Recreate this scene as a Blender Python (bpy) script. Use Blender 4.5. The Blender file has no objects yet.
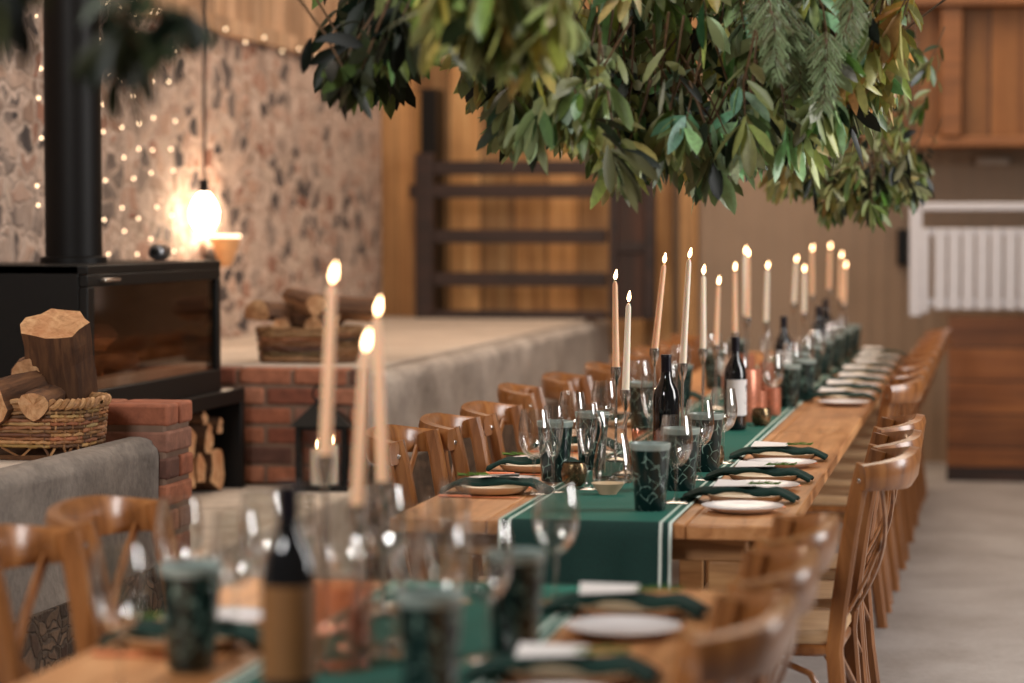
import bpy, math, random
from mathutils import Vector, Matrix
R_ = random.Random(7)
C = bpy.context.scene.collection
PI = math.pi
# ---------------------------------------------------------------- camera
FPX = 2418.0; CAMZ = 1.42
TH = math.atan(476/FPX); PT = math.atan(111.5/FPX)
F = Vector((-math.sin(TH)*math.cos(PT), math.cos(TH)*math.cos(PT), -math.sin(PT)))
RT = Vector((math.cos(TH), math.sin(TH), 0)); UP = RT.cross(F)
CAM = Vector((0, 0, CAMZ))
def W(px, py, zc): return CAM + zc*(F + RT*((px-512)/FPX) + UP*((341.5-py)/FPX))
def onz(px, py, z):
    d = F + RT*((px-512)/FPX) + UP*((341.5-py)/FPX); return CAM + d*((z-CAMZ)/d.z)
def onx(px, x):
    d = F + RT*((px-512)/FPX); return d.y*(x/d.x)
def Yof(zc, x, z=0.76): return (zc - F.x*x - F.z*(z-CAMZ))/F.y
cd = bpy.data.cameras.new('camera'); cam = bpy.data.objects.new('camera', cd); C.objects.link(cam)
cam.location = CAM; cam.rotation_euler = F.to_track_quat('-Z', 'Y').to_euler()
cd.sensor_width = 36; cd.lens = FPX/1024*36; cd.clip_end = 100
cd.dof.use_dof = True; cd.dof.focus_distance = 6.55; cd.dof.aperture_fstop = 1.9
bpy.context.scene.camera = cam
vs = bpy.context.scene.view_settings
vs.view_transform = 'Standard'; vs.look = 'None'; vs.gamma = 1; vs.use_curve_mapping = False; vs.exposure = -0.08

# ---------------------------------------------------------------- materials
def mat(name): 
    m = bpy.data.materials.new(name); m.use_nodes = True
    nt = m.node_tree; nt.nodes.clear()
    out = nt.nodes.new('ShaderNodeOutputMaterial')
    return m, nt, out
def N(nt, t, **kw):
    n = nt.nodes.new(t)
    for k, v in kw.items():
        if k in n.inputs: n.inputs[k].default_value = v
        else: setattr(n, k, v)
    return n
def c4(c): return (c[0], c[1], c[2], 1)
def s2l(r, g, b):
    f = lambda u: ((u/255+0.055)/1.055)**2.4 if u/255 > 0.04045 else u/255/12.92
    return (f(r), f(g), f(b))
def ramp(nt, fac, stops):
    r = N(nt, 'ShaderNodeValToRGB'); e = r.color_ramp.elements
    while len(e) < len(stops): e.new(0.5)
    for el, (p, c) in zip(e, stops): el.position = p; el.color = c4(c)
    nt.links.new(fac, r.inputs[0]); return r.outputs[0]
def coords(nt, scale=(1,1,1), loc=(0,0,0), rot=(0,0,0)):
    tc = N(nt, 'ShaderNodeTexCoord'); mp = N(nt, 'ShaderNodeMapping')
    mp.inputs['Scale'].default_value = scale; mp.inputs['Location'].default_value = loc; mp.inputs['Rotation'].default_value = rot
    nt.links.new(tc.outputs['Object'], mp.inputs['Vector']); return mp.outputs[0]
def noise(nt, vec, scale, detail=4, rough=.55, dist=0):
    n = N(nt, 'ShaderNodeTexNoise'); n.inputs['Scale'].default_value = scale; n.inputs['Detail'].default_value = detail
    n.inputs['Roughness'].default_value = rough; n.inputs['Distortion'].default_value = dist
    nt.links.new(vec, n.inputs['Vector']); return n.outputs[0]
def mixc(nt, fac, a, b, mode='MIX'):
    m = N(nt, 'ShaderNodeMix'); m.data_type = 'RGBA'; m.blend_type = mode
    for s, v in ((m.inputs[0], fac), (m.inputs[6], a), (m.inputs[7], b)):
        if isinstance(v, (int, float)): s.default_value = v
        elif isinstance(v, tuple): s.default_value = c4(v)
        else: nt.links.new(v, s)
    return m.outputs[2]
def math_(nt, op, a, b=0.0):
    m = N(nt, 'ShaderNodeMath'); m.operation = op
    for s, v in ((m.inputs[0], a), (m.inputs[1], b)):
        if isinstance(v, (int, float)): s.default_value = v
        else: nt.links.new(v, s)
    return m.outputs[0]
def bump(nt, h, strength=.3, dist=.01):
    b = N(nt, 'ShaderNodeBump'); b.inputs['Strength'].default_value = strength; b.inputs['Distance'].default_value = dist
    nt.links.new(h, b.inputs['Height']); return b.outputs[0]
def pbsdf(nt, out, col=None, rough=.5, metal=0, nrm=None, **kw):
    p = N(nt, 'ShaderNodeBsdfPrincipled')
    if isinstance(col, tuple): p.inputs['Base Color'].default_value = c4(col)
    elif col is not None: nt.links.new(col, p.inputs['Base Color'])
    if isinstance(rough, (int, float)): p.inputs['Roughness'].default_value = rough
    else: nt.links.new(rough, p.inputs['Roughness'])
    p.inputs['Metallic'].default_value = metal
    if nrm is not None: nt.links.new(nrm, p.inputs['Normal'])
    for k, v in kw.items(): p.inputs[k.replace('_', ' ')].default_value = v
    nt.links.new(p.outputs[0], out.inputs[0]); return p
def simple(name, col, rough=.5, metal=0, ns=0, var=.12, **kw):
    m, nt, out = mat(name)
    v = coords(nt); n = noise(nt, v, ns or 30, 3)
    dark = tuple(c*(1-var) for c in col); light = tuple(min(1, c*(1+var)) for c in col)
    pbsdf(nt, out, ramp(nt, n, [(.3, dark), (.7, light)]), rough, metal, **kw); return m
def wood(name, dark, mid, light, grain=(1,1,.08), sc=40, rough=.42, boards=None, coat=0, tint=.35, bs=.15):
    m, nt, out = mat(name)
    v = coords(nt, grain); n = noise(nt, v, sc, 5, .6, .6)
    col = ramp(nt, n, [(.28, dark), (.5, mid), (.75, light)])
    v2 = coords(nt); n2 = noise(nt, v2, 3.0, 3)
    col = mixc(nt, ramp(nt, n2, [(.35, (.0,)*3), (.7, (.55,)*3)]), col, dark)
    if boards:
        axis, wd = boards
        sx = N(nt, 'ShaderNodeSeparateXYZ'); nt.links.new(v2, sx.inputs[0])
        q = math_(nt, 'DIVIDE', sx.outputs[axis], wd)
        fl = math_(nt, 'FLOOR', q); fr = math_(nt, 'FRACT', q)
        wn = N(nt, 'ShaderNodeTexWhiteNoise'); wn.noise_dimensions = '1D'; nt.links.new(fl, wn.inputs['W'])
        tone = ramp(nt, wn.outputs[0], [(0, (1-tint,)*3), (.5, (1, .97, .92)), (1, (1+tint, 1+tint, 1+tint*1.1))])
        col = mixc(nt, 1.0, col, tone, 'MULTIPLY')
        gap = math_(nt, 'LESS_THAN', math_(nt, 'ABSOLUTE', math_(nt, 'SUBTRACT', fr, .5)), .475)
        col = mixc(nt, gap, tuple(c*.18 for c in dark), col)
    p = pbsdf(nt, out, col, rough, 0, bump(nt, n, bs, .004))
    if coat: p.inputs['Coat Weight'].default_value = coat; p.inputs['Coat Roughness'].default_value = .2
    return m
M = {}
M['chair'] = wood('chair_wood', s2l(108,64,30), s2l(154,98,52), s2l(182,124,72), (1,1,.12), 30, .32, coat=.5, bs=.05)
M['chair_seat'] = wood('chair_seat_wood', s2l(176,138,98), s2l(200,164,124), s2l(214,182,142), (.1,1,1), 40, .42, bs=.03)
M['table'] = wood('table_wood', s2l(160,104,60), s2l(204,144,92), s2l(224,170,118), (1,.07,1), 30, .38, bs=.08)
M['table_frame'] = wood('table_frame_wood', s2l(120,80,44), s2l(182,132,82), s2l(206,160,108), (.1,1,1), 30, .55)
M['plank'] = wood('plank_cladding', s2l(120,80,42), s2l(180,132,80), s2l(210,168,114), (1,1,.06), 14, .6, boards=(0,.21), tint=.4)
M['plank_left'] = wood('plank_cladding_pale', s2l(140,108,82), s2l(186,152,122), s2l(210,180,150), (1,1,.06), 14, .6, boards=(1,.2), tint=.2)
M['plank_orange'] = wood('plank_cladding_orange', s2l(98,60,26), s2l(146,94,46), s2l(172,118,66), (1,1,.05), 10, .6, boards=(0,.23), tint=.25)
M['plank_low'] = wood('low_partition_planks', s2l(92,50,20), s2l(134,80,38), s2l(154,98,52), (.06,1,1), 14, .55, boards=(2,.19), tint=.2)
M['beam'] = wood('orange_beam_wood', s2l(98,60,30), s2l(142,90,48), s2l(162,108,62), (.08,1,1), 14, .6)
M['darkwood'] = wood('dark_gate_wood', s2l(26,15,11), s2l(48,29,22), s2l(66,41,31), (.1,1,1), 14, .6)
M['darkdoor'] = wood('dark_door_wood', s2l(34,18,10), s2l(60,33,17), s2l(96,54,28), (1,1,.1), 10, .6, boards=(0,.1), tint=.35)
M['corner_wood'] = wood('corner_board_wood', s2l(148,104,60), s2l(190,142,90), s2l(210,162,108), (1,1,.06), 14, .6, boards=(0,.1), tint=.15)

def concrete(name, a, b, c, rough=.8, sc=3.5, bs=.4):
    m, nt, out = mat(name); v = coords(nt)
    n = noise(nt, v, sc, 8, .65, .4); n2 = noise(nt, v, 40, 4, .6)
    col = ramp(nt, n, [(.3, a), (.52, b), (.72, c)])
    col = mixc(nt, .25, col, ramp(nt, n2, [(.3, a), (.7, c)]))
    pbsdf(nt, out, col, rough, 0, bump(nt, n2, bs, .01)); return m
M['render'] = concrete('rendered_wall', s2l(88,80,74), s2l(136,126,118), s2l(172,160,148))
M['render_pale'] = concrete('pale_rendered_wall', s2l(120,110,102), s2l(176,164,154), s2l(206,196,186))
M['slab'] = concrete('pale_slab', s2l(160,144,130), s2l(188,172,156), s2l(206,192,178), sc=2)
M['hearth'] = concrete('hearth_slab', s2l(160,142,126), s2l(206,190,172), s2l(226,212,198), sc=4, bs=.8)
M['floor'] = concrete('floor_concrete', s2l(140,132,126), s2l(166,160,156), s2l(186,182,178), .5, 2.2, .25)
M['beige'] = simple('beige_panel_wall', s2l(150,126,104), .7, ns=4, var=.06)
M['white'] = simple('white_paint', s2l(206,204,208), .5, var=.04)
def rubble(name, sc, mort, stops, smear=False):
    m, nt, out = mat(name); v = coords(nt)
    n = noise(nt, v, 6, 3); vv = N(nt, 'ShaderNodeVectorMath'); vv.operation = 'ADD'
    tc = N(nt, 'ShaderNodeTexNoise', Scale=7.0); nt.links.new(v, tc.inputs['Vector'])
    vm = N(nt, 'ShaderNodeVectorMath'); vm.operation = 'SCALE'; vm.inputs['Scale'].default_value = .16; nt.links.new(tc.outputs['Color'], vm.inputs[0])
    nt.links.new(v, vv.inputs[0]); nt.links.new(vm.outputs[0], vv.inputs[1])
    st = N(nt, 'ShaderNodeMapping'); st.inputs['Scale'].default_value = (1, 1, 1.7); nt.links.new(vv.outputs[0], st.inputs[0])
    vo = N(nt, 'ShaderNodeTexVoronoi', Scale=sc); vo.feature = 'DISTANCE_TO_EDGE'; nt.links.new(st.outputs[0], vo.inputs['Vector'])
    vc = N(nt, 'ShaderNodeTexVoronoi', Scale=sc); nt.links.new(st.outputs[0], vc.inputs['Vector'])
    sep = N(nt, 'ShaderNodeSeparateColor'); nt.links.new(vc.outputs['Color'], sep.inputs[0])
    col = ramp(nt, sep.outputs[0], stops)
    thr = math_(nt, 'ADD', .035, math_(nt, 'MULTIPLY', sep.outputs[1], .13))
    fac = math_(nt, 'GREATER_THAN', vo.outputs[0], thr)
    fine = noise(nt, v, 25, 5, .7)
    col = mixc(nt, .5, col, mixc(nt, 1.0, col, ramp(nt, fine, [(.3, (.4,)*3), (.7, (1.4,)*3)]), 'MULTIPLY'))
    mo = mixc(nt, ramp(nt, noise(nt, v, 9, 4), [(.35, (0,)*3), (.7, (1,)*3)]), mort, tuple(c*.72 for c in mort))
    sm = ramp(nt, noise(nt, v, 1.7, 4, .6, .8), [(.34, (.25,)*3), (.52, (1,)*3)])
    col = mixc(nt, math_(nt, 'MULTIPLY', fac, sm if smear else 1.0), mo, col)
    h = math_(nt, 'MINIMUM', vo.outputs[0], .12)
    pbsdf(nt, out, col, .85, 0, bump(nt, math_(nt, 'ADD', math_(nt, 'MULTIPLY', h, 5), math_(nt, 'MULTIPLY', fine, .4)), .7, .03)); return m
M['stone'] = rubble('rubble_stone_wall', 6.6, s2l(200,176,160), [(0, s2l(48,42,44)), (.2, s2l(78,68,66)), (.34, s2l(186,158,140)), (.46, s2l(150,104,84)), (.6, s2l(196,174,156)), (.74, s2l(120,96,82)), (.86, s2l(178,146,126)), (1, s2l(128,84,66))], True)
M['stone_low'] = rubble('dark_rubble_base', 17.0, s2l(96,78,64), [(0, s2l(50,38,30)), (.4, s2l(104,82,64)), (.7, s2l(140,112,90)), (1, s2l(70,48,36))])

def attr_mat(name, rough=.6, bs=.3, sc=40, **kw):
    m, nt, out = mat(name)
    a = N(nt, 'ShaderNodeVertexColor'); a.layer_name = 'Col'
    v = coords(nt); n = noise(nt, v, sc, 5, .65)
    col = mixc(nt, 1.0, a.outputs[0], ramp(nt, n, [(.3, (.68,)*3), (.7, (1.25,)*3)]), 'MULTIPLY')
    pbsdf(nt, out, col, rough, 0, bump(nt, n, bs, .006), **kw); return m
M['brick'] = attr_mat('old_red_brick', .85, .6, 22)
M['mortar'] = simple('grey_mortar', s2l(124,98,82), .95, ns=20)
M['wicker'] = attr_mat('woven_willow', .6, .3, 60)
M['bark'] = wood('log_bark', s2l(52,32,20), s2l(104,68,42), s2l(142,98,62), (.15,1,1), 40, .85, bs=.8)
def log_end():
    m, nt, out = mat('split_log_face'); v = coords(nt, (1,1,1)); n = noise(nt, coords(nt, (.2,1,1)), 35, 5, .7, .5)
    col = ramp(nt, n, [(.25, s2l(136,92,58)), (.5, s2l(204,158,112)), (.75, s2l(232,196,152))])
    n2 = noise(nt, v, 8, 3); col = mixc(nt, ramp(nt, n2, [(.4, (0,)*3), (.75, (.7,)*3)]), col, s2l(176,108,64))
    pbsdf(nt, out, col, .8, 0, bump(nt, n, .6, .006)); return m
M['logend'] = log_end()
M['black'] = simple('black_stove_steel', (.004,.0035,.003), .5, ns=60, var=.2, Specular_IOR_Level=.25)
M['blackpipe'] = simple('black_flue_steel', (.004,.003,.0025), .5, ns=60, var=.2, Specular_IOR_Level=.2)
M['chamber'] = simple('firebrick_lining', s2l(84,62,50), .9, ns=12, var=.3)
M['silver'] = simple('silver_metal', (.62,.57,.52), .22, 1, var=.05)
M['copper'] = simple('copper_metal', s2l(226,140,104), .28, 1, var=.06)
M['copperglass'] = simple('copper_tinted_votive', s2l(196,124,96), .3, .4, ns=90, var=.25)
M['gold'] = simple('gold_mercury_glass', s2l(128,108,80), .25, .8, ns=160, var=.5)
M['plate'] = simple('white_china', s2l(226,220,220), .22, var=.02)
M['cream'] = simple('cream_stoneware', s2l(206,182,148), .3, var=.05)
M['napkin'] = simple('green_napkin_linen', s2l(6,46,38), .9, ns=120, var=.25)
M['card'] = simple('white_menu_card', s2l(236,230,226), .7, var=.02)
M['ink'] = simple('dark_ink', s2l(40,36,36), .6)
M['sprig'] = simple('rosemary_green', s2l(92,128,44), .6, var=.2)
M['bottle'] = simple('dark_bottle_glass', (.0045,.005,.006), .06, var=.1, Coat_Weight=.5)
M['foil'] = simple('bottle_foil', (.008,.006,.012), .3, .3)
M['label_w'] = simple('white_bottle_label', s2l(222,218,216), .7, var=.03)
M['label_a'] = simple('amber_bottle_label', s2l(124,84,44), .6, var=.06)
M['cord'] = simple('grey_cord', s2l(120,104,90), .7)
M['cordblack'] = simple('dark_cord', s2l(40,30,24), .7)
M['terracotta'] = simple('clay_uplighter', s2l(214,160,110), .6)
M['twig'] = simple('brown_twig', s2l(92,66,40), .7, ns=50, var=.3)
M['tin'] = simple('grey_tin', s2l(110,110,112), .3, .8)
def wax(name, c):
    m, nt, out = mat(name)
    pbsdf(nt, out, c, .35, 0, Subsurface_Weight=.3, Subsurface_Scale=.02); return m
M['wax_peach'] = wax('blush_wax', s2l(255,204,164)); M['wax_ivory'] = wax('ivory_wax', s2l(255,236,214))
def emit(name, c, s):
    m, nt, out = mat(name); e = N(nt, 'ShaderNodeEmission'); e.inputs[0].default_value = c4(c); e.inputs[1].default_value = s
    nt.links.new(e.outputs[0], out.inputs[0]); return m
M['flame'] = emit('candle_flame', (1,.62,.32), 14.0)
M['bulb'] = emit('bulb_glow', (1,.76,.52), 16.0)
M['fairy'] = emit('fairy_light_glow', (1,.70,.42), 5.0)
M['disc'] = emit('uplight_disc_glow', (1,.72,.45), 5.0)
def thin_glass(name, tint=(.97,.97,.96), lo=.06, hi=.75, rough=.03, p=2.2, gl=(1,1,1)):
    m, nt, out = mat(name)
    t = N(nt, 'ShaderNodeBsdfTransparent'); t.inputs[0].default_value = c4(tint)
    g = N(nt, 'ShaderNodeBsdfGlossy'); g.inputs[0].default_value = c4(gl); g.inputs['Roughness'].default_value = rough
    lw = N(nt, 'ShaderNodeLayerWeight'); lw.inputs[0].default_value = .5
    pw = math_(nt, 'POWER', lw.outputs['Facing'], p); fa = math_(nt, 'ADD', math_(nt, 'MULTIPLY', pw, hi-lo), lo)
    mx = N(nt, 'ShaderNodeMixShader'); nt.links.new(fa, mx.inputs[0]); nt.links.new(t.outputs[0], mx.inputs[1]); nt.links.new(g.outputs[0], mx.inputs[2])
    nt.links.new(mx.outputs[0], out.inputs[0]); return m
M['glass'] = thin_glass('clear_glass', lo=.085, hi=.85, p=1.9)
M['roseglass'] = thin_glass('rose_glass', (.95,.82,.77), .10, .6, .05, 2, (1,.84,.78))
M['stoveglass'] = thin_glass('stove_door_glass', (.8,.72,.66), .05, .26, .05, 2.0, (.8,.7,.62))
M['lampglass'] = thin_glass('lantern_glass', (.94,.92,.9), .03, .4)
def cupmat():
    m, nt, out = mat('etched_green_cup')
    v = coords(nt); sx = N(nt, 'ShaderNodeSeparateXYZ'); nt.links.new(v, sx.inputs[0])
    vv = coords(nt, (1,1,.8)); w = N(nt, 'ShaderNodeTexNoise', Scale=14.0); nt.links.new(vv, w.inputs['Vector'])
    sc = N(nt, 'ShaderNodeVectorMath'); sc.operation = 'SCALE'; sc.inputs['Scale'].default_value = .05; nt.links.new(w.outputs['Color'], sc.inputs[0])
    ad = N(nt, 'ShaderNodeVectorMath'); ad.operation = 'ADD'; nt.links.new(vv, ad.inputs[0]); nt.links.new(sc.outputs[0], ad.inputs[1])
    vo = N(nt, 'ShaderNodeTexVoronoi', Scale=38.0); vo.feature = 'DISTANCE_TO_EDGE'; nt.links.new(ad.outputs[0], vo.inputs['Vector'])
    line = math_(nt, 'MULTIPLY', math_(nt, 'LESS_THAN', vo.outputs[0], .018), math_(nt, 'GREATER_THAN', noise(nt, vv, 30, 2), .45))
    col = mixc(nt, line, s2l(5,32,30), s2l(150,184,170))
    rim = math_(nt, 'GREATER_THAN', sx.outputs[2], .143); col = mixc(nt, rim, col, s2l(150,164,158))
    pbsdf(nt, out, col, .28, 0, Coat_Weight=.2); return m
M['cup'] = cupmat(); M['cup_in'] = simple('cup_inside', s2l(20,48,42), .4)
def runnermat():
    m, nt, out = mat('green_runner_linen'); v = coords(nt); sx = N(nt, 'ShaderNodeSeparateXYZ'); nt.links.new(v, sx.inputs[0])
    n = noise(nt, v, 350, 2); col = ramp(nt, n, [(.3, s2l(3,40,35)), (.7, s2l(5,56,49))])
    ax = math_(nt, 'ABSOLUTE', sx.outputs[0])
    for c in (.174, .196):
        d = math_(nt, 'LESS_THAN', math_(nt, 'ABSOLUTE', math_(nt, 'SUBTRACT', ax, c)), .0038)
        col = mixc(nt, d, col, s2l(206,214,204))
    p_ = pbsdf(nt, out, col, .85, 0, bump(nt, n, .15, .002)); p_.inputs['Sheen Weight'].default_value = .42; p_.inputs['Sheen Roughness'].default_value = .4; p_.inputs['Sheen Tint'].default_value = c4(s2l(20,170,140)); return m
M['runner'] = runnermat()
def leafmat(name, rough=.42, um=.4, sp=.6):
    m, nt, out = mat(name)
    a = N(nt, 'ShaderNodeVertexColor'); a.layer_name = 'Col'
    g = N(nt, 'ShaderNodeNewGeometry')
    v = coords(nt); n = noise(nt, v, 60, 3)
    up = mixc(nt, 1.0, a.outputs[0], ramp(nt, n, [(.3, (.75,)*3), (.7, (1.2,)*3)]), 'MULTIPLY')
    under = mixc(nt, um, up, s2l(186,188,130))
    col = mixc(nt, g.outputs['Backfacing'], up, under)
    p = pbsdf(nt, out, col, rough)
    p.inputs['Specular IOR Level'].default_value = sp
    tr = N(nt, 'ShaderNodeBsdfTranslucent'); nt.links.new(col, tr.inputs[0])
    mx = N(nt, 'ShaderNodeMixShader'); mx.inputs[0].default_value = .18
    nt.links.new(p.outputs[0], mx.inputs[1]); nt.links.new(tr.outputs[0], mx.inputs[2]); nt.links.new(mx.outputs[0], out.inputs[0]); return m
M['leaf'] = leafmat('glossy_leaf'); M['leaf_dark'] = leafmat('dark_glossy_leaf', .5, .04, .25)

# ---------------------------------------------------------------- mesh helpers
class MB:
    def __init__(s): s.v = []; s.f = []; s.mi = []; s.c = []
    def add(s, vs, fs, mi=0, col=(1,1,1)):
        o = len(s.v); s.v += [tuple(p) for p in vs]
        for f in fs: s.f.append(tuple(i+o for i in f)); s.mi.append(mi); s.c.append(col)
    def box(s, x0, x1, y0, y1, z0, z1, mi=0, col=(1,1,1), M4=None):
        vs = [Vector((x, y, z)) for z in (z0, z1) for y in (y0, y1) for x in (x0, x1)]
        if M4: vs = [M4 @ v for v in vs]
        s.add(vs, [(0,2,3,1), (4,5,7,6), (0,1,5,4), (2,6,7,3), (0,4,6,2), (1,3,7,5)], mi, col); return s
    def tube(s, pts, rad, seg=8, mi=0, col=(1,1,1), flat=None, cap=True):
        pts = [Vector(p) for p in pts]; n = len(pts)
        if isinstance(rad, (int, float)): rad = [rad]*n
        vs = []; ref = Vector((0,0,1))
        t0 = (pts[1]-pts[0]).normalized()
        if abs(t0.dot(ref)) > .9: ref = Vector((1,0,0))
        u = (ref - t0*ref.dot(t0)).normalized()
        for i, p in enumerate(pts):
            t = (pts[min(i+1, n-1)]-pts[max(i-1, 0)]).normalized()
            u = (u - t*u.dot(t)).normalized(); w = t.cross(u)
            for k in range(seg):
                a = 2*PI*k/seg; vs.append(p + (u*math.cos(a)*(flat or 1) + w*math.sin(a))*rad[i])
        fs = [(i*seg+k, i*seg+(k+1) % seg, (i+1)*seg+(k+1) % seg, (i+1)*seg+k) for i in range(n-1) for k in range(seg)]
        if cap: fs += [tuple(range(seg))[::-1], tuple((n-1)*seg+k for k in range(seg))]
        s.add(vs, fs, mi, col); return s
    def band(s, pts, up, h, t, mi=0):     # rectangular section following pts, h along 'up', t across
        pts = [Vector(p) for p in pts]; n = len(pts); vs = []
        for i, p in enumerate(pts):
            d = (pts[min(i+1, n-1)]-pts[max(i-1, 0)]).normalized()
            u = Vector(up); u = (u - d*u.dot(d)).normalized(); w = d.cross(u)
            hh = h[i] if isinstance(h, list) else h
            for a, b in ((-.5,-.3),(-.3,-.5),(.3,-.5),(.5,-.3),(.5,.3),(.3,.5),(-.3,.5),(-.5,.3)): vs.append(p + u*hh*b + w*t*a)
        fs = [(i*8+k, i*8+(k+1) % 8, (i+1)*8+(k+1) % 8, (i+1)*8+k) for i in range(n-1) for k in range(8)]
        fs += [tuple(range(8))[::-1], tuple((n-1)*8+k for k in range(8))]
        s.add(vs, fs, mi); return s
    def lathe(s, prof, seg=24, c=(0,0,0), mi=0, col=(1,1,1), M4=None):
        vs = []; c = Vector(c)
        for r, z in prof:
            for k in range(seg):
                a = 2*PI*k/seg; p = Vector((r*math.cos(a), r*math.sin(a), z))
                vs.append((M4 @ p if M4 else p) + c)
        n = len(prof)
        fs = [(i*seg+k, i*seg+(k+1) % seg, (i+1)*seg+(k+1) % seg, (i+1)*seg+k) for i in range(n-1) for k in range(seg)]
        if prof[0][0] < .0001: pass
        s.add(vs, fs, mi, col); return s
    def prism(s, outline, z0, z1, mi=0, inset=0):
        n = len(outline); cx = sum(p[0] for p in outline)/n; cy = sum(p[1] for p in outline)/n
        def ring(k, z): return [(cx+(x-cx)*k, cy+(y-cy)*k, z) for x, y in outline]
        k = 1-inset
        vs = ring(k, z0)+ring(1, z0+(z1-z0)*.25)+ring(1, z1-(z1-z0)*.3)+ring(k, z1)
        fs = [(j*n+i, j*n+(i+1) % n, (j+1)*n+(i+1) % n, (j+1)*n+i) for j in range(3) for i in range(n)]
        fs += [tuple(range(n))[::-1], tuple(3*n+i for i in range(n))]
        s.add(vs, fs, mi); return s
    def build(s, name, mats, parent=None, bevel=0, loc=(0,0,0), rz=0, sharp=35):
        me = bpy.data.meshes.new(name); me.from_pydata(s.v, [], s.f)
        if not isinstance(mats, (list, tuple)): mats = [mats]
        for m in mats: me.materials.append(M[m] if isinstance(m, str) else m)
        me.polygons.foreach_set('material_index', s.mi)
        if any(c != (1,1,1) for c in s.c):
            ca = me.color_attributes.new('Col', 'FLOAT_COLOR', 'CORNER'); buf = []
            for p, c in zip(me.polygons, s.c): buf += [c[0], c[1], c[2], 1.0]*p.loop_total
            ca.data.foreach_set('color', buf)
        me.polygons.foreach_set('use_smooth', [True]*len(me.polygons))
        me.update(); me.validate()
        try: me.set_sharp_from_angle(angle=math.radians(sharp))
        except Exception: pass
        o = bpy.data.objects.new(name, me); C.objects.link(o); o.location = loc; o.rotation_euler.z = rz
        if parent: o.parent = parent
        if bevel:
            b = o.modifiers.new('bevel', 'BEVEL'); b.width = bevel; b.segments = 2; b.limit_method = 'ANGLE'
        return o
def tag(o, label, cat, group=None, kind=None):
    o['label'] = label; o['category'] = cat
    if group: o['group'] = group
    if kind: o['kind'] = kind
    return o
def struct(o): o['kind'] = 'structure'; return o
def thing(name, label, cat, loc=(0,0,0), rz=0, group=None):
    o = bpy.data.objects.new(name, None); C.objects.link(o); o.empty_display_size = .05
    o.location = loc; o.rotation_euler.z = rz; return tag(o, label, cat, group)
def dup(root, label, loc=None, rz=None, group=None, name=None):
    def cp(o, par):
        c = o.copy(); C.objects.link(c)
        if par: c.parent = par
        for ch in list(o.children): cp(ch, c)
        return c
    r = cp(root, None); r['label'] = label
    if loc is not None: r.location = loc
    if rz is not None: r.rotation_euler.z = rz
    if group: r['group'] = group
    return r
class Proto:     # first use takes the prototype itself, later ones copy it
    def __init__(s, make): s.make = make; s.o = None
    def put(s, label, loc, rz=0, group=None):
        if s.o is None:
            s.o = s.make(); o = s.o; o['label'] = label; o.location = loc; o.rotation_euler.z = rz
            if group: o['group'] = group
            return o
        return dup(s.o, label, loc, rz, group)
ORD = ['first','second','third','fourth','fifth','sixth','seventh','eighth','ninth','tenth','eleventh','twelfth','thirteenth','fourteenth','fifteenth']

# ---------------------------------------------------------------- the room
XW = -3.7
m = MB(); m.box(-5, 4, -2, 16.4, -.1, 0); struct(m.build('floor', 'floor'))
m = MB(); m.box(XW-.4, XW, 3, 15.0, 0, 2.38); o = m.build('wall_left', 'stone'); struct(o)
m = MB(); m.box(XW-.4, XW-.03, 3, 15.0, 2.46, 5); struct(m.build('wall_left_cladding', 'plank_left'))
m = MB(); m.box(XW-.4, XW+.04, 3, 15.0, 2.38, 2.46); struct(m.build('trim_1', 'plank_left'))
m = MB(); m.box(XW-.4, -2.06, 15.0, 15.2, 0, 5); struct(m.build('wall_back_planks', 'plank'))
m = MB(); m.box(-2.06, 4, 15.0, 15.2, 0, 5)
for k in range(60): m.box(-2.06+k*.1, -2.06+k*.1+.05, 14.99, 15.0, 0, 5)
struct(m.build('wall_back', 'beige'))
# near low wall, with brick pier
def roundwall(x0, x1, y0, y1, z0, z1, r, name, seed):
    rr = random.Random(seed); mb = MB(); n = int((y1-y0)/.12)+1; vs = []
    prof = [(x1+.01, z0), (x1, (z0+z1)/2)] + [(x1-r+r*math.cos(a), z1-r+r*math.sin(a)) for a in [0, .3, .6, .9, 1.2, PI/2]] + [(x0, z1), (x0, z0)]
    P = len(prof)
    for i in range(n+1):
        y = y0+(y1-y0)*i/n
        for j, (x, z) in enumerate(prof): vs.append((x+(rr.uniform(-.006, .006) if j < P-2 else 0), y, z+rr.uniform(-.005, .005)*(1 if 1 < j < P-2 else 0)))
    fs = [(i*P+j, (i+1)*P+j, (i+1)*P+j+1, i*P+j+1) for i in range(n) for j in range(P-1)]
    fs += [tuple(range(P)), tuple(n*P+j for j in range(P))[::-1]]
    mb.add(vs, fs); return mb.build(name, 'render_pale' if 'far' in name else 'render', sharp=60)
YP = Yof(6.95, -2.34, .9)
struct(roundwall(-2.42, -2.34, 3.2, YP, .46, .825, .05, 'wall_low_near', 3))
m = MB(); m.box(-2.44, -2.32, 3.2, YP, 0, .46); struct(m.build('wall_low_near_base', 'stone_low'))
m = MB(); m.box(XW, -2.42, 3.0, YP-.005, 0, .79); struct(m.build('floor_ledge_near', 'hearth'))
YB = Yof(9.45, -2.6, .88)          # brick return
m = MB(); m.box(XW, -2.38, YP, YB, 0, .42); struct(m.build('floor_hearth', 'hearth', bevel=.02))
m = MB(); m.box(XW, -2.38, YB+.12, 15.0, 0, .825); m.box(XW, -2.37, YB+.12, 15.0, .835, .885); struct(m.build('floor_platform', 'slab', bevel=.01))
struct(roundwall(-2.38, -2.31, YB+.05, 14.9, .5, .86, .05, 'wall_low_far', 5))
m = MB(); m.box(-2.38, -2.29, YB+.05, 14.9, 0, .5); struct(m.build('wall_low_far_base', 'stone_low'))
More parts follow.
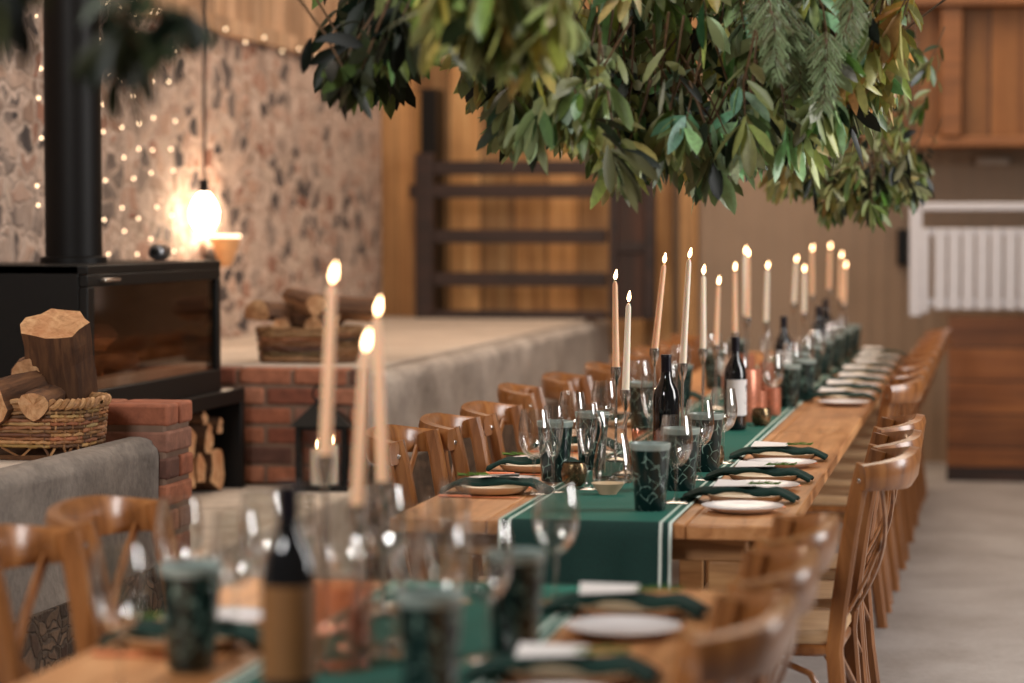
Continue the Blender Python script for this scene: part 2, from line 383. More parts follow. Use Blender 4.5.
BR = [s2l(152,90,64), s2l(164,102,74), s2l(130,74,54), s2l(172,112,84), s2l(140,96,78), s2l(100,66,54)]
def bricks(name, x0, x1, y0, y1, z0, z1, seed, face='y'):
    rr = random.Random(seed); mb = MB(); mb.box(x0+.008, x1-.008, y0+.008, y1-.008, z0, z1-.012, 1)
    nz = round((z1-z0)/.075); h = (z1-z0)/nz
    for k in range(nz):
        za = z0+k*h+.007; zb = z0+(k+1)*h-.007
        if face == 'y':
            p = x0 - (.115 if k % 2 else 0)
            while p < x1:
                a = max(p, x0)+.007; b = min(p+.225, x1)-.007
                if b-a > .02: j = rr.uniform(-.004, .004); mb.box(a, b, y0+j, y1-.002, za, zb, 0, R_.choice(BR))
                p += .225
        else:
            p = y0 - (.115 if k % 2 else 0)
            while p < y1:
                a = max(p, y0)+.005; b = min(p+.225, y1)-.005
                if b-a > .02:
                    xm = (x0+x1)/2 + rr.uniform(-.04, .04)
                    for (xa, xb) in ((x0, xm-.005), (xm+.005, x1)): j = rr.uniform(-.004, .004); mb.box(xa, xb+j, a, b, za, zb, 0, R_.choice(BR))
                p += .225
    return mb.build(name, ['brick', 'mortar'], bevel=.009)
struct(bricks('wall_brick_pier', -2.76, -2.31, YP, YP+.23, 0, .925, 2, 'x'))
struct(bricks('wall_brick_return', XW+.02, -2.39, YB, YB+.118, .42, .885, 4, 'y'))
# right-hand far partition, upper boarding, white barrier
YR = 13.9
m = MB(); m.box(-.22, 4, YR, YR+.1, .08, .93); struct(m.build('wall_low_partition', 'plank_low'))
m = MB(); m.box(-.22, 4, YR-.03, YR+.1, 0, .08); struct(m.build('baseboard_partition', 'darkwood'))
m = MB(); m.box(-.72, 4, 14.4, 14.6, 1.97, 5); struct(m.build('wall_upper_boarding', 'plank_orange'))
m = MB(); m.box(-.74, 4, 14.3, 14.62, 1.90, 1.965); struct(m.build('trim_2', 'beam', bevel=.01))
m = MB(); m.box(-.74, 4, 14.25, 14.39, 2.71, 2.95); struct(m.build('trim_3', 'beam', bevel=.01))
pp = W(952, 70, 14.2); m = MB(); m.box(pp.x-.06, pp.x+.06, 14.28, 14.4, 1.965, 2.71); struct(m.build('trim_4', 'beam', bevel=.008))
# white slatted barrier
b0 = W(914, 270, 13.95)
t = thing('barrier_gate', 'white slatted barrier standing on the far wooden partition', 'gate', (b0.x, YR+.02, .93))
m = MB(); m.box(.0, 3.2, 0, .05, .60, .645); m.build('top_rail', 'white', t, bevel=.006)
m = MB()
for k in range(36): m.box(.12+k*.078, .12+k*.078+.066, .01, .035, .04, .50)
m.build('slat_panel', 'white', t, bevel=.004)
m = MB(); m.box(.09, 3.2, .035, .05, .46, .50); m.box(.09, 3.2, .035, .05, .06, .1); m.build('back_rail', 'white', t)
m = MB(); m.box(-.02, .05, -.0, .06, .0, .62); m.build('post', 'white', t, bevel=.006)
m = MB(); m.box(.05, .09, .0, .04, .02, .5); m.build('inner_post', 'white', t, bevel=.006)
q = W(993, 160, 14.4); m = MB(); m.box(-.1, .1, -.06, .02, -.022, .022); tag(m.build('wall_vent', 'slab', loc=(q.x, 14.98, q.z), bevel=.01), 'small pale bar fixed high on the far beige wall', 'vent')
q = W(903.5, 247, 14.9); m = MB(); m.box(-.034, .034, -.05, 0, -.11, .11); tag(m.build('wall_speaker', 'black', loc=(q.x, 14.98, q.z), bevel=.006), 'slim black box on the beige wall left of the white barrier', 'speaker')
# posts on far left of beige wall
for i, (a, b, mm) in enumerate(((650, 668, 'plank'), (676, 694, 'corner_wood'))):
    qa = W(a, 250, 14.8); qb = W(b, 250, 14.8)
    m = MB(); m.box(qa.x, qb.x, 14.88, 14.985, 0, 5); struct(m.build('trim_%d' % (5+i), mm, bevel=.01))
# corner boarding left of the gate
qa = W(381, 200, 15.0); qb = W(416, 200, 15.0)
m = MB(); m.box(XW, qb.x, 14.6, 14.99, .885, 2.28); struct(m.build('wall_corner_boarding', 'corner_wood'))
m = MB(); m.box(qb.x, qb.x+.1, 14.75, 14.98, .885, 2.3); struct(m.build('trim_7', 'black'))
# dark rail gate
g0 = W(409, 300, 14.55); g1 = W(601, 300, 14.1)
t = thing('rail_gate', 'dark brown timber gate of horizontal rails by plank wall', 'gate', (g0.x, 14.3, .885)); L = W(601, 300, 14.3).x-g0.x
m = MB(); m.box(0, .11, 0, .1, 0, 1.0); m.build('post', 'darkwood', t, bevel=.008)
for yy in (167, 190.5, 236.5, 280): 
    z = W(500, yy, 14.4).z-.885; m = MB(); m.box(.11 if yy != 190.5 else -.04, L, .02, .08, z-.042, z+.042); m.build('rail', 'darkwood', t, bevel=.006)
m = MB(); m.box(.11, L, .02, .08, .0, .05); m.build('rail', 'darkwood', t, bevel=.006)
qa = W(602, 250, 14.2).x; qb = W(647, 250, 14.1).x
t = thing('plank_door', 'dark reddish plank door beside the rail gate', 'door', (qa, 14.3, .885))
m = MB(); m.box(0.04, qb-qa-.05, .03, .07, 0, .82); m.build('panel', 'darkdoor', t)
m = MB(); m.box(0, .05, 0, .1, 0, .84); m.box(qb-qa-.06, qb-qa, 0, .1, 0, .84); m.box(.05, qb-qa-.06, 0, .1, .78, .84); m.box(.05, qb-qa-.06, .01, .09, .40, .46); m.build('frame', 'darkwood', t, bevel=.006)

# ---------------------------------------------------------------- stove and hearth
XS = -2.85
y0 = onx(88, XS); y1 = onx(221, XS); ys = onx(240, XS)
t = thing('wood_stove', 'black steel wood stove with wide glass door', 'stove', (XS, y0, .81))
w = y1-y0; H = .495; D = .55
m = MB(); m.box(-D, -.03, 0, .03, 0, H); m.box(-D, -.03, w-.03, w, 0, H); m.box(-D, 0, 0, w, H-.03, H); m.box(-D, -.03, .03, w-.03, 0, .03); m.box(-D, -D+.03, .03, w-.03, .03, H-.03)
m.build('body', 'black', t, bevel=.004)
m = MB(); m.box(-.03, 0, 0, w, 0, .085); m.box(-.03, 0, 0, w, .425, H-.03); m.box(-.03, 0, 0, .06, .085, .425); m.box(-.03, 0, w-.045, w, .085, .425)
dr = m.build('door', 'black', t, bevel=.004)
m = MB(); m.box(-.02, -.012, .06, w-.045, .085, .425); m.build('glass_pane', 'stoveglass', dr)
m = MB(); m.box(0, .025, .1, .24, .44, .452); m.build('handle', 'silver', dr, bevel=.003)
m = MB(); m.box(-D+.031, -D+.06, .031, w-.031, .031, H-.031); m.box(-D+.06, -.04, .031, .05, .031, H-.031); m.box(-D+.06, -.04, w-.05, w-.031, .031, H-.031); m.box(-D+.06, -.035, .05, w-.05, .031, .075)
m.build('fire_chamber', 'chamber', t)
m = MB(); m.box(-.12, -.034, .07, w-.07, .0755, .115); m.build('ash_retainer', 'slab', t, bevel=.006)
fp = W(70, 250, 8.35); m = MB(); m.lathe([(.115, H), (.115, H+.02), (.098, H+.025), (.0975, 3.4)], 32, (fp.x-XS, .55, 0)); m.build('flue_pipe', 'blackpipe', t)
def logmesh(r, L, kind, seed, name='log'):
    rr = random.Random(seed); n = 14; out = []
    for k in range(n):
        a = 2*PI*k/n
        if kind == 'round': rad = r*rr.uniform(.84, 1.1); out.append((rad*math.cos(a), rad*math.sin(a)))
        elif kind == 'half':
            y, z = r*math.cos(a), r*math.sin(a); out.append((y*1.05*rr.uniform(.94, 1.05), max(z, -.25*r+rr.uniform(-.04, .04)*r)))
        else:
            y, z = r*math.cos(a), r*math.sin(a)
            out.append((max(y, -.4*r+rr.uniform(-.05, .05)*r)*1.1, max(z, -.35*r+rr.uniform(-.05, .05)*r)*1.1))
    mb = MB(); S = 6; vs = []
    for i in range(S+1):
        x = -L/2+L*i/S; dy, dz = rr.uniform(-.02, .02)*r*2, rr.uniform(-.02, .02)*r*2
        for (y, z) in out: vs.append((x+(rr.uniform(-.006, .006) if i in (0, S) else 0), y*rr.uniform(.97, 1.03)+dy, z*rr.uniform(.97, 1.03)+dz))
    for i in range(S):
        for k in range(n):
            k2 = (k+1) % n; split = kind != 'round' and ((out[k][1] < -.2*r and out[k2][1] < -.2*r) or (kind == 'wedge' and out[k][0] < -.3*r and out[k2][0] < -.3*r))
            mb.add([vs[i*n+k], vs[i*n+k2], vs[(i+1)*n+k2], vs[(i+1)*n+k]], [(0, 3, 2, 1)], 1 if split else 0)
    for e, off in ((0, 0), (1, S*n)):
        c = Vector((-L/2 if e == 0 else L/2, 0, 0)); ring = [vs[off+k] for k in range(n)]
        mid = [tuple(c+(Vector(p)-c)*.55+Vector((rr.uniform(-.008, .008), 0, 0))) for p in ring]
        mb.add(ring+mid+[tuple(c)], [((k, n+k, n+(k+1) % n, (k+1) % n) if e else (k, (k+1) % n, n+(k+1) % n, n+k)) for k in range(n)] + [((n+k, 2*n, n+(k+1) % n) if e else (n+k, n+(k+1) % n, 2*n)) for k in range(n)], 1)
    return mb
def log(r, L, kind, seed, loc, rot, label, group=None):
    o = logmesh(r, L, kind, seed).build('firewood_log', ['bark', 'logend'], loc=loc, sharp=50)
    o.rotation_euler = rot; return tag(o, label, 'log', group)
for i, (dx, dy, dz, rx) in enumerate(((-.26, .32, .06, .3), (-.24, .62, .06, .1), (-.22, .42, .15, .9))):
    log(.055, .34, ('half', 'round', 'wedge')[i], 20+i, (XS+dx, y0+dy, .81+.075+dz), (rx, 0, .5+.35*i), ['split log lying at the left inside the stove', 'round log behind the others inside the stove', 'split log resting on top of the pair inside the stove'][i], 'logs inside the stove')
# log store under the stove
t = thing('log_store', 'black steel log store stand beneath the stove', 'log store', (XS, y0, .42)); ws = ys-y0
m = MB(); m.box(-D, .02, -.02, ws, .335, .39); m.build('top_plate', 'black', t, bevel=.004)
m = MB(); m.box(-D, .02, ws-.05, ws, 0, .335); m.build('side_panel', 'black', t, bevel=.004)
m = MB(); m.box(-D, .02, -.02, .03, 0, .335); m.build('side_panel', 'black', t, bevel=.004)
m = MB(); m.box(-D, -D+.02, .03, ws-.05, .0, .335); m.build('back_panel', 'black', t)
rr = random.Random(4); k = 0
row = [(1.34, .085, .085), (1.16, .085, .075), (1.0, .07, .07), (.85, .07, .065), (1.25, .215, .055), (1.07, .205, .06), (.92, .20, .06), (.76, .075, .06), (1.37, .25, .03), (1.15, .295, .025), (.80, .20, .05), (.65, .075, .05), (1.02, .29, .022)]
for yy, zz, r in row:
    yy = yy*ws/1.5
    log(r, .42, rr.choice(['round', 'round', 'half', 'wedge']) if zz < .2 else 'round', 50+k, (XS-.24+rr.uniform(-.02, .02), y0+yy, .42+zz), (rr.uniform(0, 1) if r < .03 else rr.uniform(-.1, .1), 0, 0),
        '%s log end stored beneath the stove, %s layer, %s from the right' % ('small' if r < .04 else 'pale', 'bottom' if zz < .1 else ('middle' if zz < .23 else 'top'), ORD[sum(1 for a in row if a[0] > row[k][0] and ((a[1] < .1) == (zz < .1)) and ((a[1] < .23) == (zz < .23)))]), 'logs in the store under the stove'); k += 1
q = W(187, 256, 8.9); 
t = thing('metal_canister', 'small grey metal canister lying on the stove top', 'canister', (XS-.2, y1-.12, 1.306))
mm = Matrix.Rotation(PI/2, 4, 'X')
m = MB(); m.lathe([(0, -.05), (.026, -.05), (.03, -.045), (.03, .04), (.02, .05), (0, .05)], 20, (0, 0, .031), M4=mm); m.build('body', 'tin', t)
m = MB(); m.lathe([(0, .05), (.014, .05), (.014, .065), (0, .065)], 16, (0, 0, .031), M4=mm); m.build('cap', 'black', t)

# ---------------------------------------------------------------- baskets
WC = [s2l(134,92,56), s2l(160,114,70), s2l(98,64,38), s2l(186,140,92), s2l(148,104,64)]
def basket(name, label, loc, rz, a, b, h, rows, stakes, lattice=True, dark=1.0):
    t = thing(name, label, 'basket', loc, rz); rr = random.Random(rows)
    def el(an, k): # superellipse
        c, s = math.cos(an), math.sin(an); p = .55
        return Vector((a*k*math.copysign(abs(c)**p, c), b*k*math.copysign(abs(s)**p, s), 0))
    z0 = h*.2 if lattice else h*.05; z1 = h*.88; m = MB(); seg = stakes*4
    for i in range(rows):
        z = z0+(z1-z0)*(i+.5)/rows; th = (z1-z0)/rows*.56; ph = (i % 2)*PI
        pts = []
        for k in range(seg+1):
            an = 2*PI*k/seg; kk = .93+.07*z/h + .03*math.sin(an*stakes/2+ph)*(.12/a)
            pts.append(el(an, kk)+Vector((0, 0, z+rr.uniform(-.0015, .0015))))
        for j in range(0, seg, 16): m.tube(pts[j:j+17], th*rr.uniform(.85, 1.1), 6, 0, tuple(c*dark*rr.uniform(.85, 1.15) for c in WC[(i*2+j//16) % 5]), cap=False)
    m.build('woven_side', 'wicker', t, sharp=60)
    m = MB()
    for s_ in range(stakes):
        an = 2*PI*(s_+.5)/stakes; an2 = an+(.12 if s_ % 2 else -.12)
        m.tube([el(an2, .93), el(an, .94)+Vector((0, 0, z0)), el(an, .99)+Vector((0, 0, h*.9))], .004, 5, 0, tuple(c*dark for c in WC[s_ % 5]))
    m.build('stakes', 'wicker', t)
    m = MB()
    for ph in (0, PI):
        pts = []; n = stakes*6
        for k in range(n+1):
            an = 2*PI*k/n; q_ = an*stakes/1.5+ph
            pts.append(el(an, 1.0+.02*math.cos(q_))+Vector((0, 0, h*.93+.008*math.sin(q_))))
        m.tube(pts, .0085 if lattice else .007, 6, 0, tuple(c*dark for c in WC[1 if ph else 3]), cap=False)
    m.tube([el(2*PI*k/40, .94)+Vector((0, 0, .006)) for k in range(41)], .007, 5, 0, WC[2], cap=False)
    m.build('rim', 'wicker', t)
    m = MB(); n = 40; m.add([tuple(el(2*PI*k/n, .9)+Vector((0, 0, .008))) for k in range(n)], [tuple(range(n))], 0, tuple(c*.5 for c in WC[2])); m.build('bottom', 'wicker', t)
    return t
bk = Vector((-2.648, 6.36, .79))
basket('log_basket', 'large woven willow basket of logs on the near low wall', (bk.x, bk.y, .791), .0, .225, .155, .165, 11, 34)
lo = log(.092, .30, 'round', 71, W(62, 370, 6.86), (0, 0, 0), 'tall split log standing upright in the near basket', 'logs in the near basket')
lo.rotation_euler = (Matrix.Rotation(math.radians(27), 3, 'X') @ Matrix.Rotation(math.radians(5), 3, 'Y') @ Matrix.Rotation(math.radians(-90), 3, 'Y')).to_euler()
log(.065, .28, 'round', 72, W(14, 398, 6.72), (.3, .1, -1.75), 'round pale log end at the left of the near basket', 'logs in the near basket')
log(.05, .26, 'half', 73, W(30, 374, 6.9), (.5, .0, -1.2), 'split log lying behind the round one in near basket', 'logs in the near basket')
log(.04, .24, 'round', 74, W(43, 400, 6.7), (.2, .05, -1.4), 'small dark log between the pale ones in near basket', 'logs in the near basket')
bf = W(303, 362, 9.75)
basket('log_basket', 'smaller willow basket of logs on the raised platform', (bf.x, bf.y+.1, .886), .15, .205, .14, .14, 6, 20, False, .62)
for i, (px, py, r, kd, rz, lb) in enumerate(((276, 317, .06, 'half', 1.2, 'dark split log at the left of the far basket'), (284, 324, .04, 'round', -1.4, 'pale round log end at front of the far basket'), (304, 306, .055, 'wedge', -.9, 'orange split log on top of the far basket'), (326, 322, .04, 'round', -1.7, 'small round log right of centre in far basket'), (346, 312, .06, 'wedge', .5, 'split log at the right of the far basket'), (312, 322, .045, 'half', -.4, 'half log low in the middle of the far basket'))):
    log(r, .26, kd, 80+i, W(px, py, 9.85), (.3*i, .1, rz), lb, 'logs in the far basket')

# ---------------------------------------------------------------- lantern
lp = onz(322, 489, .42)
t = thing('lantern', 'black metal lantern with hipped roof on the hearth', 'lantern', (lp.x, lp.y, .42), .2)
s_ = .088; m = MB()
for sx in (-1, 1):
    for sy in (-1, 1): m.box(sx*s_-.007, sx*s_+.007, sy*s_-.007, sy*s_+.007, .02, .25)
m.box(-s_, s_, -s_-.004, -s_+.006, .235, .25); m.box(-s_, s_, s_-.006, s_+.004, .235, .25); m.box(-s_-.004, -s_+.006, -s_, s_, .235, .25); m.box(s_-.006, s_+.004, -s_, s_, .235, .25)
m.build('frame', 'black', t)
m = MB(); m.box(-s_-.02, s_+.02, -s_-.02, s_+.02, 0, .02); m.build('base', 'black', t, bevel=.004)
m = MB(); e = s_+.03; m.add([(-e,-e,.25),(e,-e,.25),(e,e,.25),(-e,e,.25),(-.03,-.03,.33),(.03,-.03,.33),(.03,.03,.33),(-.03,.03,.33)], [(0,3,2,1),(0,1,5,4),(1,2,6,5),(2,3,7,6),(3,0,4,7),(4,5,6,7)]); m.box(-.025, .025, -.025, .025, .33, .35); m.build('roof', 'black', t)
m = MB(); m.tube([(.035*math.cos(a), 0, .37+.035*math.sin(a)) for a in [2*PI*k/16 for k in range(17)]], .004, 6); m.build('ring', 'black', t)
m = MB()
for a_, b_ in (((-1,-1),(1,-1)), ((1,-1),(1,1)), ((1,1),(-1,1)), ((-1,1),(-1,-1))):
    m.add([(a_[0]*s_, a_[1]*s_, .02), (b_[0]*s_, b_[1]*s_, .02), (b_[0]*s_, b_[1]*s_, .235), (a_[0]*s_, a_[1]*s_, .235)], [(0,1,2,3)])
m.build('glass', 'lampglass', t)
def flame_mesh(s=1.0):
    m = MB(); m.lathe([(.0005, 0), (.0032*s, .003*s), (.0055*s, .009*s), (.005*s, .016*s), (.003*s, .024*s), (.0005, .031*s)], 12); return m
for i, (dx, dy, hh) in enumerate(((-.012, -.015, .135), (.035, .02, .15))):
    c = thing('pillar_candle', ['ivory pillar candle burning inside the lantern, nearer one', 'taller ivory pillar candle burning inside the lantern'][i], 'candle', (lp.x+dx, lp.y+dy, .44), 0, 'candles in the lantern')
    m = MB(); m.lathe([(0, 0), (.03-.006*i, 0), (.03-.006*i, hh), (.02, hh-.004), (0, hh-.006)], 24); m.build('wax', 'wax_ivory', c)
    m = MB(); m.tube([(0, 0, hh-.006), (0, 0, hh+.01)], .0012, 5); m.build('wick', 'black', c)
    f = flame_mesh(1.1).build('flame', 'flame', c, loc=(0, 0, hh+.004))

# ---------------------------------------------------------------- wall lamps and strings of lights
q = W(205, 215, 11.2); XB = XW+.13
yb = onx(205, XB)
t = thing('pendant_bulb', 'glowing bare bulb hanging on a cord by stone wall', 'lamp', (XB, yb, W(205, 203, 11.2).z))
m = MB(); m.tube([(0, 0, .10), (.004, 0, .4), (0, 0, 3)], .008, 6); m.build('cord', 'cordblack', t)
m = MB(); m.lathe([(0, .11), (.022, .11), (.024, .05), (.018, .045), (0, .045)], 16); m.build('socket', 'black', t)
m = MB(); m.lathe([(.001, -.15), (.03, -.135), (.062, -.085), (.068, -.04), (.05, .01), (.028, .04), (.018, .05)], 20); m.build('bulb', 'bulb', t)
yu = onx(226, XB-.02); zu = W(226, 238, 11.0).z
t = thing('wall_uplighter', 'clay cone uplighter with glowing rim right of bulb', 'lamp', (XB-.02, yu, zu))
m = MB(); m.lathe([(.02, -.14), (.035, -.12), (.062, -.04), (.075, 0), (.07, 0), (.055, -.04), (.02, -.1)], 24); m.build('shade', 'terracotta', t)
m = MB(); m.lathe([(.001, .001), (.074, .001), (.074, .014), (.001, .014)], 24); m.build('glowing_disc', 'disc', t)
m = MB(); m.tube([(-.0, 0, -.1), (-.07, 0, -.1), (-.139, 0, -.09)], .012, 8); m.build('bracket', 'black', t)
rr = random.Random(12)
for i, (px, n) in enumerate(((40, 7), (106, 8), (122, 7), (137, 9), (153, 8), (172, 8))):
    x = XW+.05; yy = onx(px, x); yy0 = yy
    zt = 2.44; zb = W(px, 262 if px > 100 else 200, 10).z
    if px == 40: zb = 1.4
    t = thing('fairy_light_string', 'string of tiny warm lights down the stone wall, %s from the left' % ORD[i], 'string lights', (x, yy, zt), 0, 'strings of tiny lights on the stone wall')
    pts = [(rr.uniform(-.01, .01), .03*math.sin(k*1.3+i), -(zt-zb)*k/16) for k in range(17)]
    m = MB(); m.tube(pts, .0012, 4); m.build('wire', 'cord', t)
    for k in range(n):
        u = (k+rr.uniform(.2, .8))/n*16; a = int(min(15, u)); p = Vector(pts[a]).lerp(Vector(pts[a+1]), u-a)
        m = MB(); m.lathe([(.0003, -.007), (.005, -.004), (.0062, 0), (.005, .004), (.0003, .007)], 8); m.build('bulb', 'fairy', t, loc=(p.x+.006, p.y, p.z))
# swag of lights along the ledge
t = thing('fairy_light_swag', 'swag of tiny lights looped along the timber ledge', 'string lights', (XW+.07, onx(110, XW+.07), 2.45))
pts = [(0, k*.16, -.05-.05*math.sin(k*.9)**2) for k in range(22)]
m = MB(); m.tube(pts, .0014, 4); m.build('wire', 'cord', t)
for k in range(0, 22, 2): m = MB(); m.lathe([(.0003, -.007), (.005, -.004), (.0062, 0), (.005, .004), (.0003, .007)], 8); m.build('bulb', 'fairy', t, loc=pts[k])

# ---------------------------------------------------------------- tables
TZ = .756; XR = onz(788, 527, TZ).x; XL = onz(386, 519, TZ).x; YF = onz(788, 527, TZ).y
print('table', XL, XR, YF)
XC = (XL+XR)/2
def table(ya, yb, xl, xr, label, inset=.3):
    t = thing('trestle_table', label, 'table', ((xl+xr)/2, ya, 0), 0, 'rustic plank tables'); w_ = (xr-xl)/2; L = yb-ya
    m = MB(); n = 4
    for k in range(n): m.box(-w_+2*w_*k/n+(.001 if k else 0), -w_+2*w_*(k+1)/n-(.001 if k < n-1 else 0), 0, L, TZ-.034, TZ)
    m.build('tabletop', 'table', t, bevel=.004)
    for y in (.06 if not inset else .3, L-.13-inset):
        m = MB(); m.box(-w_+.1, w_-.1, y, y+.07, TZ-.09, TZ-.034); m.build('crossbar', 'table_frame', t, bevel=.004)
        m = MB(); m.box(-w_+.1, w_-.1, y+.01, y+.06, .12, .18); m.build('crossbar', 'table_frame', t, bevel=.004)
        for sx in (-1, 1):
            xx = sx*((w_-.145) if (inset == 0 and y < 1) else .045); m = MB(); m.box(xx-.04, xx+.04, y, y+.07, 0, TZ-.09); m.build('leg', 'table_frame', t, bevel=.004)
    m = MB(); m.box(-.03, .03, .35 if inset else .12, L-.12-inset, .13, .17); m.build('stretcher', 'table_frame', t, bevel=.004)
    return t
YT1 = onz(700, 590, TZ).y
table(YT1-2.4, YT1, XL-.04, XR-.0, 'plank table nearest the camera, blurred in the foreground')
YL = [YF, YF+2.52, YF+5.04, 13.15]
table(YL[0], YL[1]-.006, XL, XR, 'plank table with the runner hanging down its near end', 0)
table(YL[1], YL[2]-.006, XL, XR, 'middle plank table of the long row')
table(YL[2], YL[3], XL, XR, 'plank table at the far end of the row')
def runner(ya, yb, drop, label, hang_back=0):
    # follows the table top and hangs down the near end
    path = []
    if drop: 
        n = 14
        for k in range(n): z = TZ+.003-drop+drop*k/n; path.append((ya-.014+.004*math.sin(k*.7), z))
        path.append((ya-.006, TZ+.0025)); path.append((ya+.01, TZ+.0035))
    n = int((yb-ya)/.15)
    for k in range(1 if drop else 0, n+1): path.append((ya+(yb-ya)*k/n, TZ+.0035))
    cols = 24; hw = .2; vs = []; rr = random.Random(3); xc = XC-.0
    for i, (y, z) in enumerate(path):
        for c in range(cols+1):
            u = -1+2*c/cols; dy = 0
            if z < TZ: dy = -.016*abs(math.sin(u*5+.6))*min(1, (TZ-z)/.15)
            vs.append((u*hw, y+dy, z))
    W1 = cols+1; fs = [(i*W1+c, i*W1+c+1, (i+1)*W1+c+1, (i+1)*W1+c) for i in range(len(path)-1) for c in range(cols)]
    m = MB(); m.add(vs, fs); o = m.build('table_runner', 'runner', loc=(xc, 0, 0), sharp=80)
    sd = o.modifiers.new('thick', 'SOLIDIFY'); sd.thickness = .002; sd.offset = 0
    return tag(o, label, 'table runner', 'green table runners')
runner(YF, YL[3]-.02, .5, 'green striped runner down the long row, hanging at its end')
runner(YT1-2.38, YT1-.01, 0, 'green striped runner on the foreground table')
RZ = TZ+.0046
# ---------------------------------------------------------------- chairs
def make_chair():
    t = thing('dining_chair', 'x', 'chair'); 
    ol = []
    def corner(cx, cy, r, a0): return [(cx+r*math.cos(a0+PI/2*k/5), cy+r*math.sin(a0+PI/2*k/5)) for k in range(6)]
    ol = corner(.13, .13, .075, 0)+corner(-.15, .13, .05, PI/2)+corner(-.15, -.13, .05, PI)+corner(.13, -.13, .075, 3*PI/2)
    m = MB(); m.prism(ol, .435, .468, inset=.03); m.build('seat', 'chair_seat', t)
    m = MB(); m.prism([(x*1.0, y*1.0) for x, y in ol], .405, .434, inset=.05); m.build('seat_frame', 'chair', t)
    for s in (-1, 1):
        m = MB(); m.tube([(.165, s*.155, .42), (.175, s*.165, .2), (.19, s*.175, 0)], [.019, .017, .014], 10); m.build('front_leg', 'chair', t)
        m = MB(); m.band([(-.235, s*.175, 0), (-.208, s*.17, .2), (-.19, s*.168, .42), (-.2, s*.17, .52), (-.225, s*.175, .7), (-.243, s*.18, .8), (-.260, s*.182, .868)], (1, 0, 0), .040, .034); pl = m.build('rear_leg', 'chair', t)
        m = MB(); m.lathe([(.001, .003), (.006, .002), (.007, 0)], 10, (-.25, s*.201, .83), M4=Matrix.Rotation(-s*PI/2, 4, 'X')); m.build('bolt', 'silver', pl)
    pts = []
    for k in range(17):
        u = -1+2*k/16; pts.append((-.256-.098*(1-abs(u)**4.2), u*.212, .838+.012*(1-u*u)))
    m = MB(); m.band(pts, (-.15, 0, 1), [.060+.026*(1-abs(-1+2*k/16)**2) for k in range(17)], .036); m.build('top_rail', 'chair', t)
    for s in (-1, 1):
        pts = []
        for k in range(11):
            u = k/10; y = s*(.165-.33*u); pts.append((-.205-.085*u-.035*math.sin(PI*u)+s*.006, y, .475+.345*u))
        m = MB(); m.band(pts, (0, 1, .0), .03, .009); m.build('cross_slat', 'chair', t)
    m = MB()
    for s in (-1, 1): m.tube([(.178, s*.165, .24), (.14, s*.155, .33), (.06, s*.15, .385), (-.04, s*.15, .395), (-.13, s*.155, .36), (-.19, s*.165, .26)], .008, 6)
    m.tube([(.178, -.165, .24), (.17, -.12, .33), (.165, -.04, .39), (.165, .04, .39), (.17, .12, .33), (.178, .165, .24)], .008, 6)
    m.tube([(-.21, -.165, .27), (-.18, 0, .39), (-.21, .165, .27)], .008, 6)
    m.build('hoop_brace', 'chair', t)
    m = MB(); m.tube([(.18, -.165, .15), (.18, .165, .15)], .008, 6); m.build('stretcher', 'chair', t)
    return t
chair = Proto(make_chair)
rr = random.Random(9)
cr = [3.3, 3.8, 4.3, 5.72, 6.2, 6.75, 8.6, 9.15, 9.75, 10.35, 10.95, 11.55, 12.2, 12.8]
GR = 'wooden cross-back chairs around the tables'
for i, zc in enumerate(cr):
    x = XR-.105+rr.uniform(-.008, .008)
    if i < 3: x = XR-.205
    if i > 5: x = XR-.16+.004*(i-6)
    rz = PI+rr.uniform(-.05, .05)
    y = Yof(zc, x+.28, .88)+.17
    nm = 'wooden cross-back chair right of the tables, %s from the camera' % ORD[i]
    if i == 3: nm = 'wooden cross-back chair at right with its whole back in focus'
    chair.put(nm, (x, y, 0), rz, GR)
cl = [(10, 4.25), (104, 4.72), (388, 6.5), (440, 6.95), (480, 7.42), (513, 8.35), (557, 8.95), (600, 9.65), (622, 10.3), (645, 10.95), (665, 11.6), (680, 12.3)]
for i, (px, zc) in enumerate(cl):
    p = W(px, 400, zc); x = min(p.x+.30+(.03 if zc > 5 else -.01), XL+.16); x = max(x, -2.28+.4)
    chair.put('wooden cross-back chair left of the tables, %s from the camera' % ORD[i], (x, p.y, 0), rr.uniform(-.05, .05)+(.08 if i in (3, 5) else 0), GR)

# ---------------------------------------------------------------- tableware
def lathe_thing(name, cat, parts, seg=28):
    def mk():
        if len(parts) == 1:
            m = MB(); m.lathe(parts[0][1], seg); return tag(m.build(name, parts[0][2]), 'x', cat)
        t = thing(name, 'x', cat)
        for pn, prof, mt in parts: m = MB(); m.lathe(prof, seg); m.build(pn, mt, t)
        return t
    return Proto(mk)
cup = lathe_thing('patterned_tumbler', 'tumbler', [('body', [(0, 0), (.034, 0), (.036, .003), (.041, .08), (.046, .145), (.048, .148), (.0485, .158), (.0465, .159), (.045, .15)], 'cup'), ('lining', [(.045, .15), (.040, .08), (.034, .006), (0, .006)], 'cup_in')])
wine = lathe_thing('wine_glass', 'glass', [('bowl', [(.0045, .088), (.016, .092), (.03, .108), (.038, .13), (.0405, .15), (.038, .175), (.034, .2), (.032, .212), (.0315, .212), (.0335, .2), (.0372, .175), (.0395, .15), (.037, .131), (.029, .11), (.012, .095), (.0, .093)], 'glass'), ('stem', [(.0048, .088), (.0035, .07), (.0034, .03), (.006, .012), (.012, .006)], 'glass'), ('foot', [(.012, .006), (.03, .003), (.034, .001), (.034, 0), (0, 0)], 'glass')])
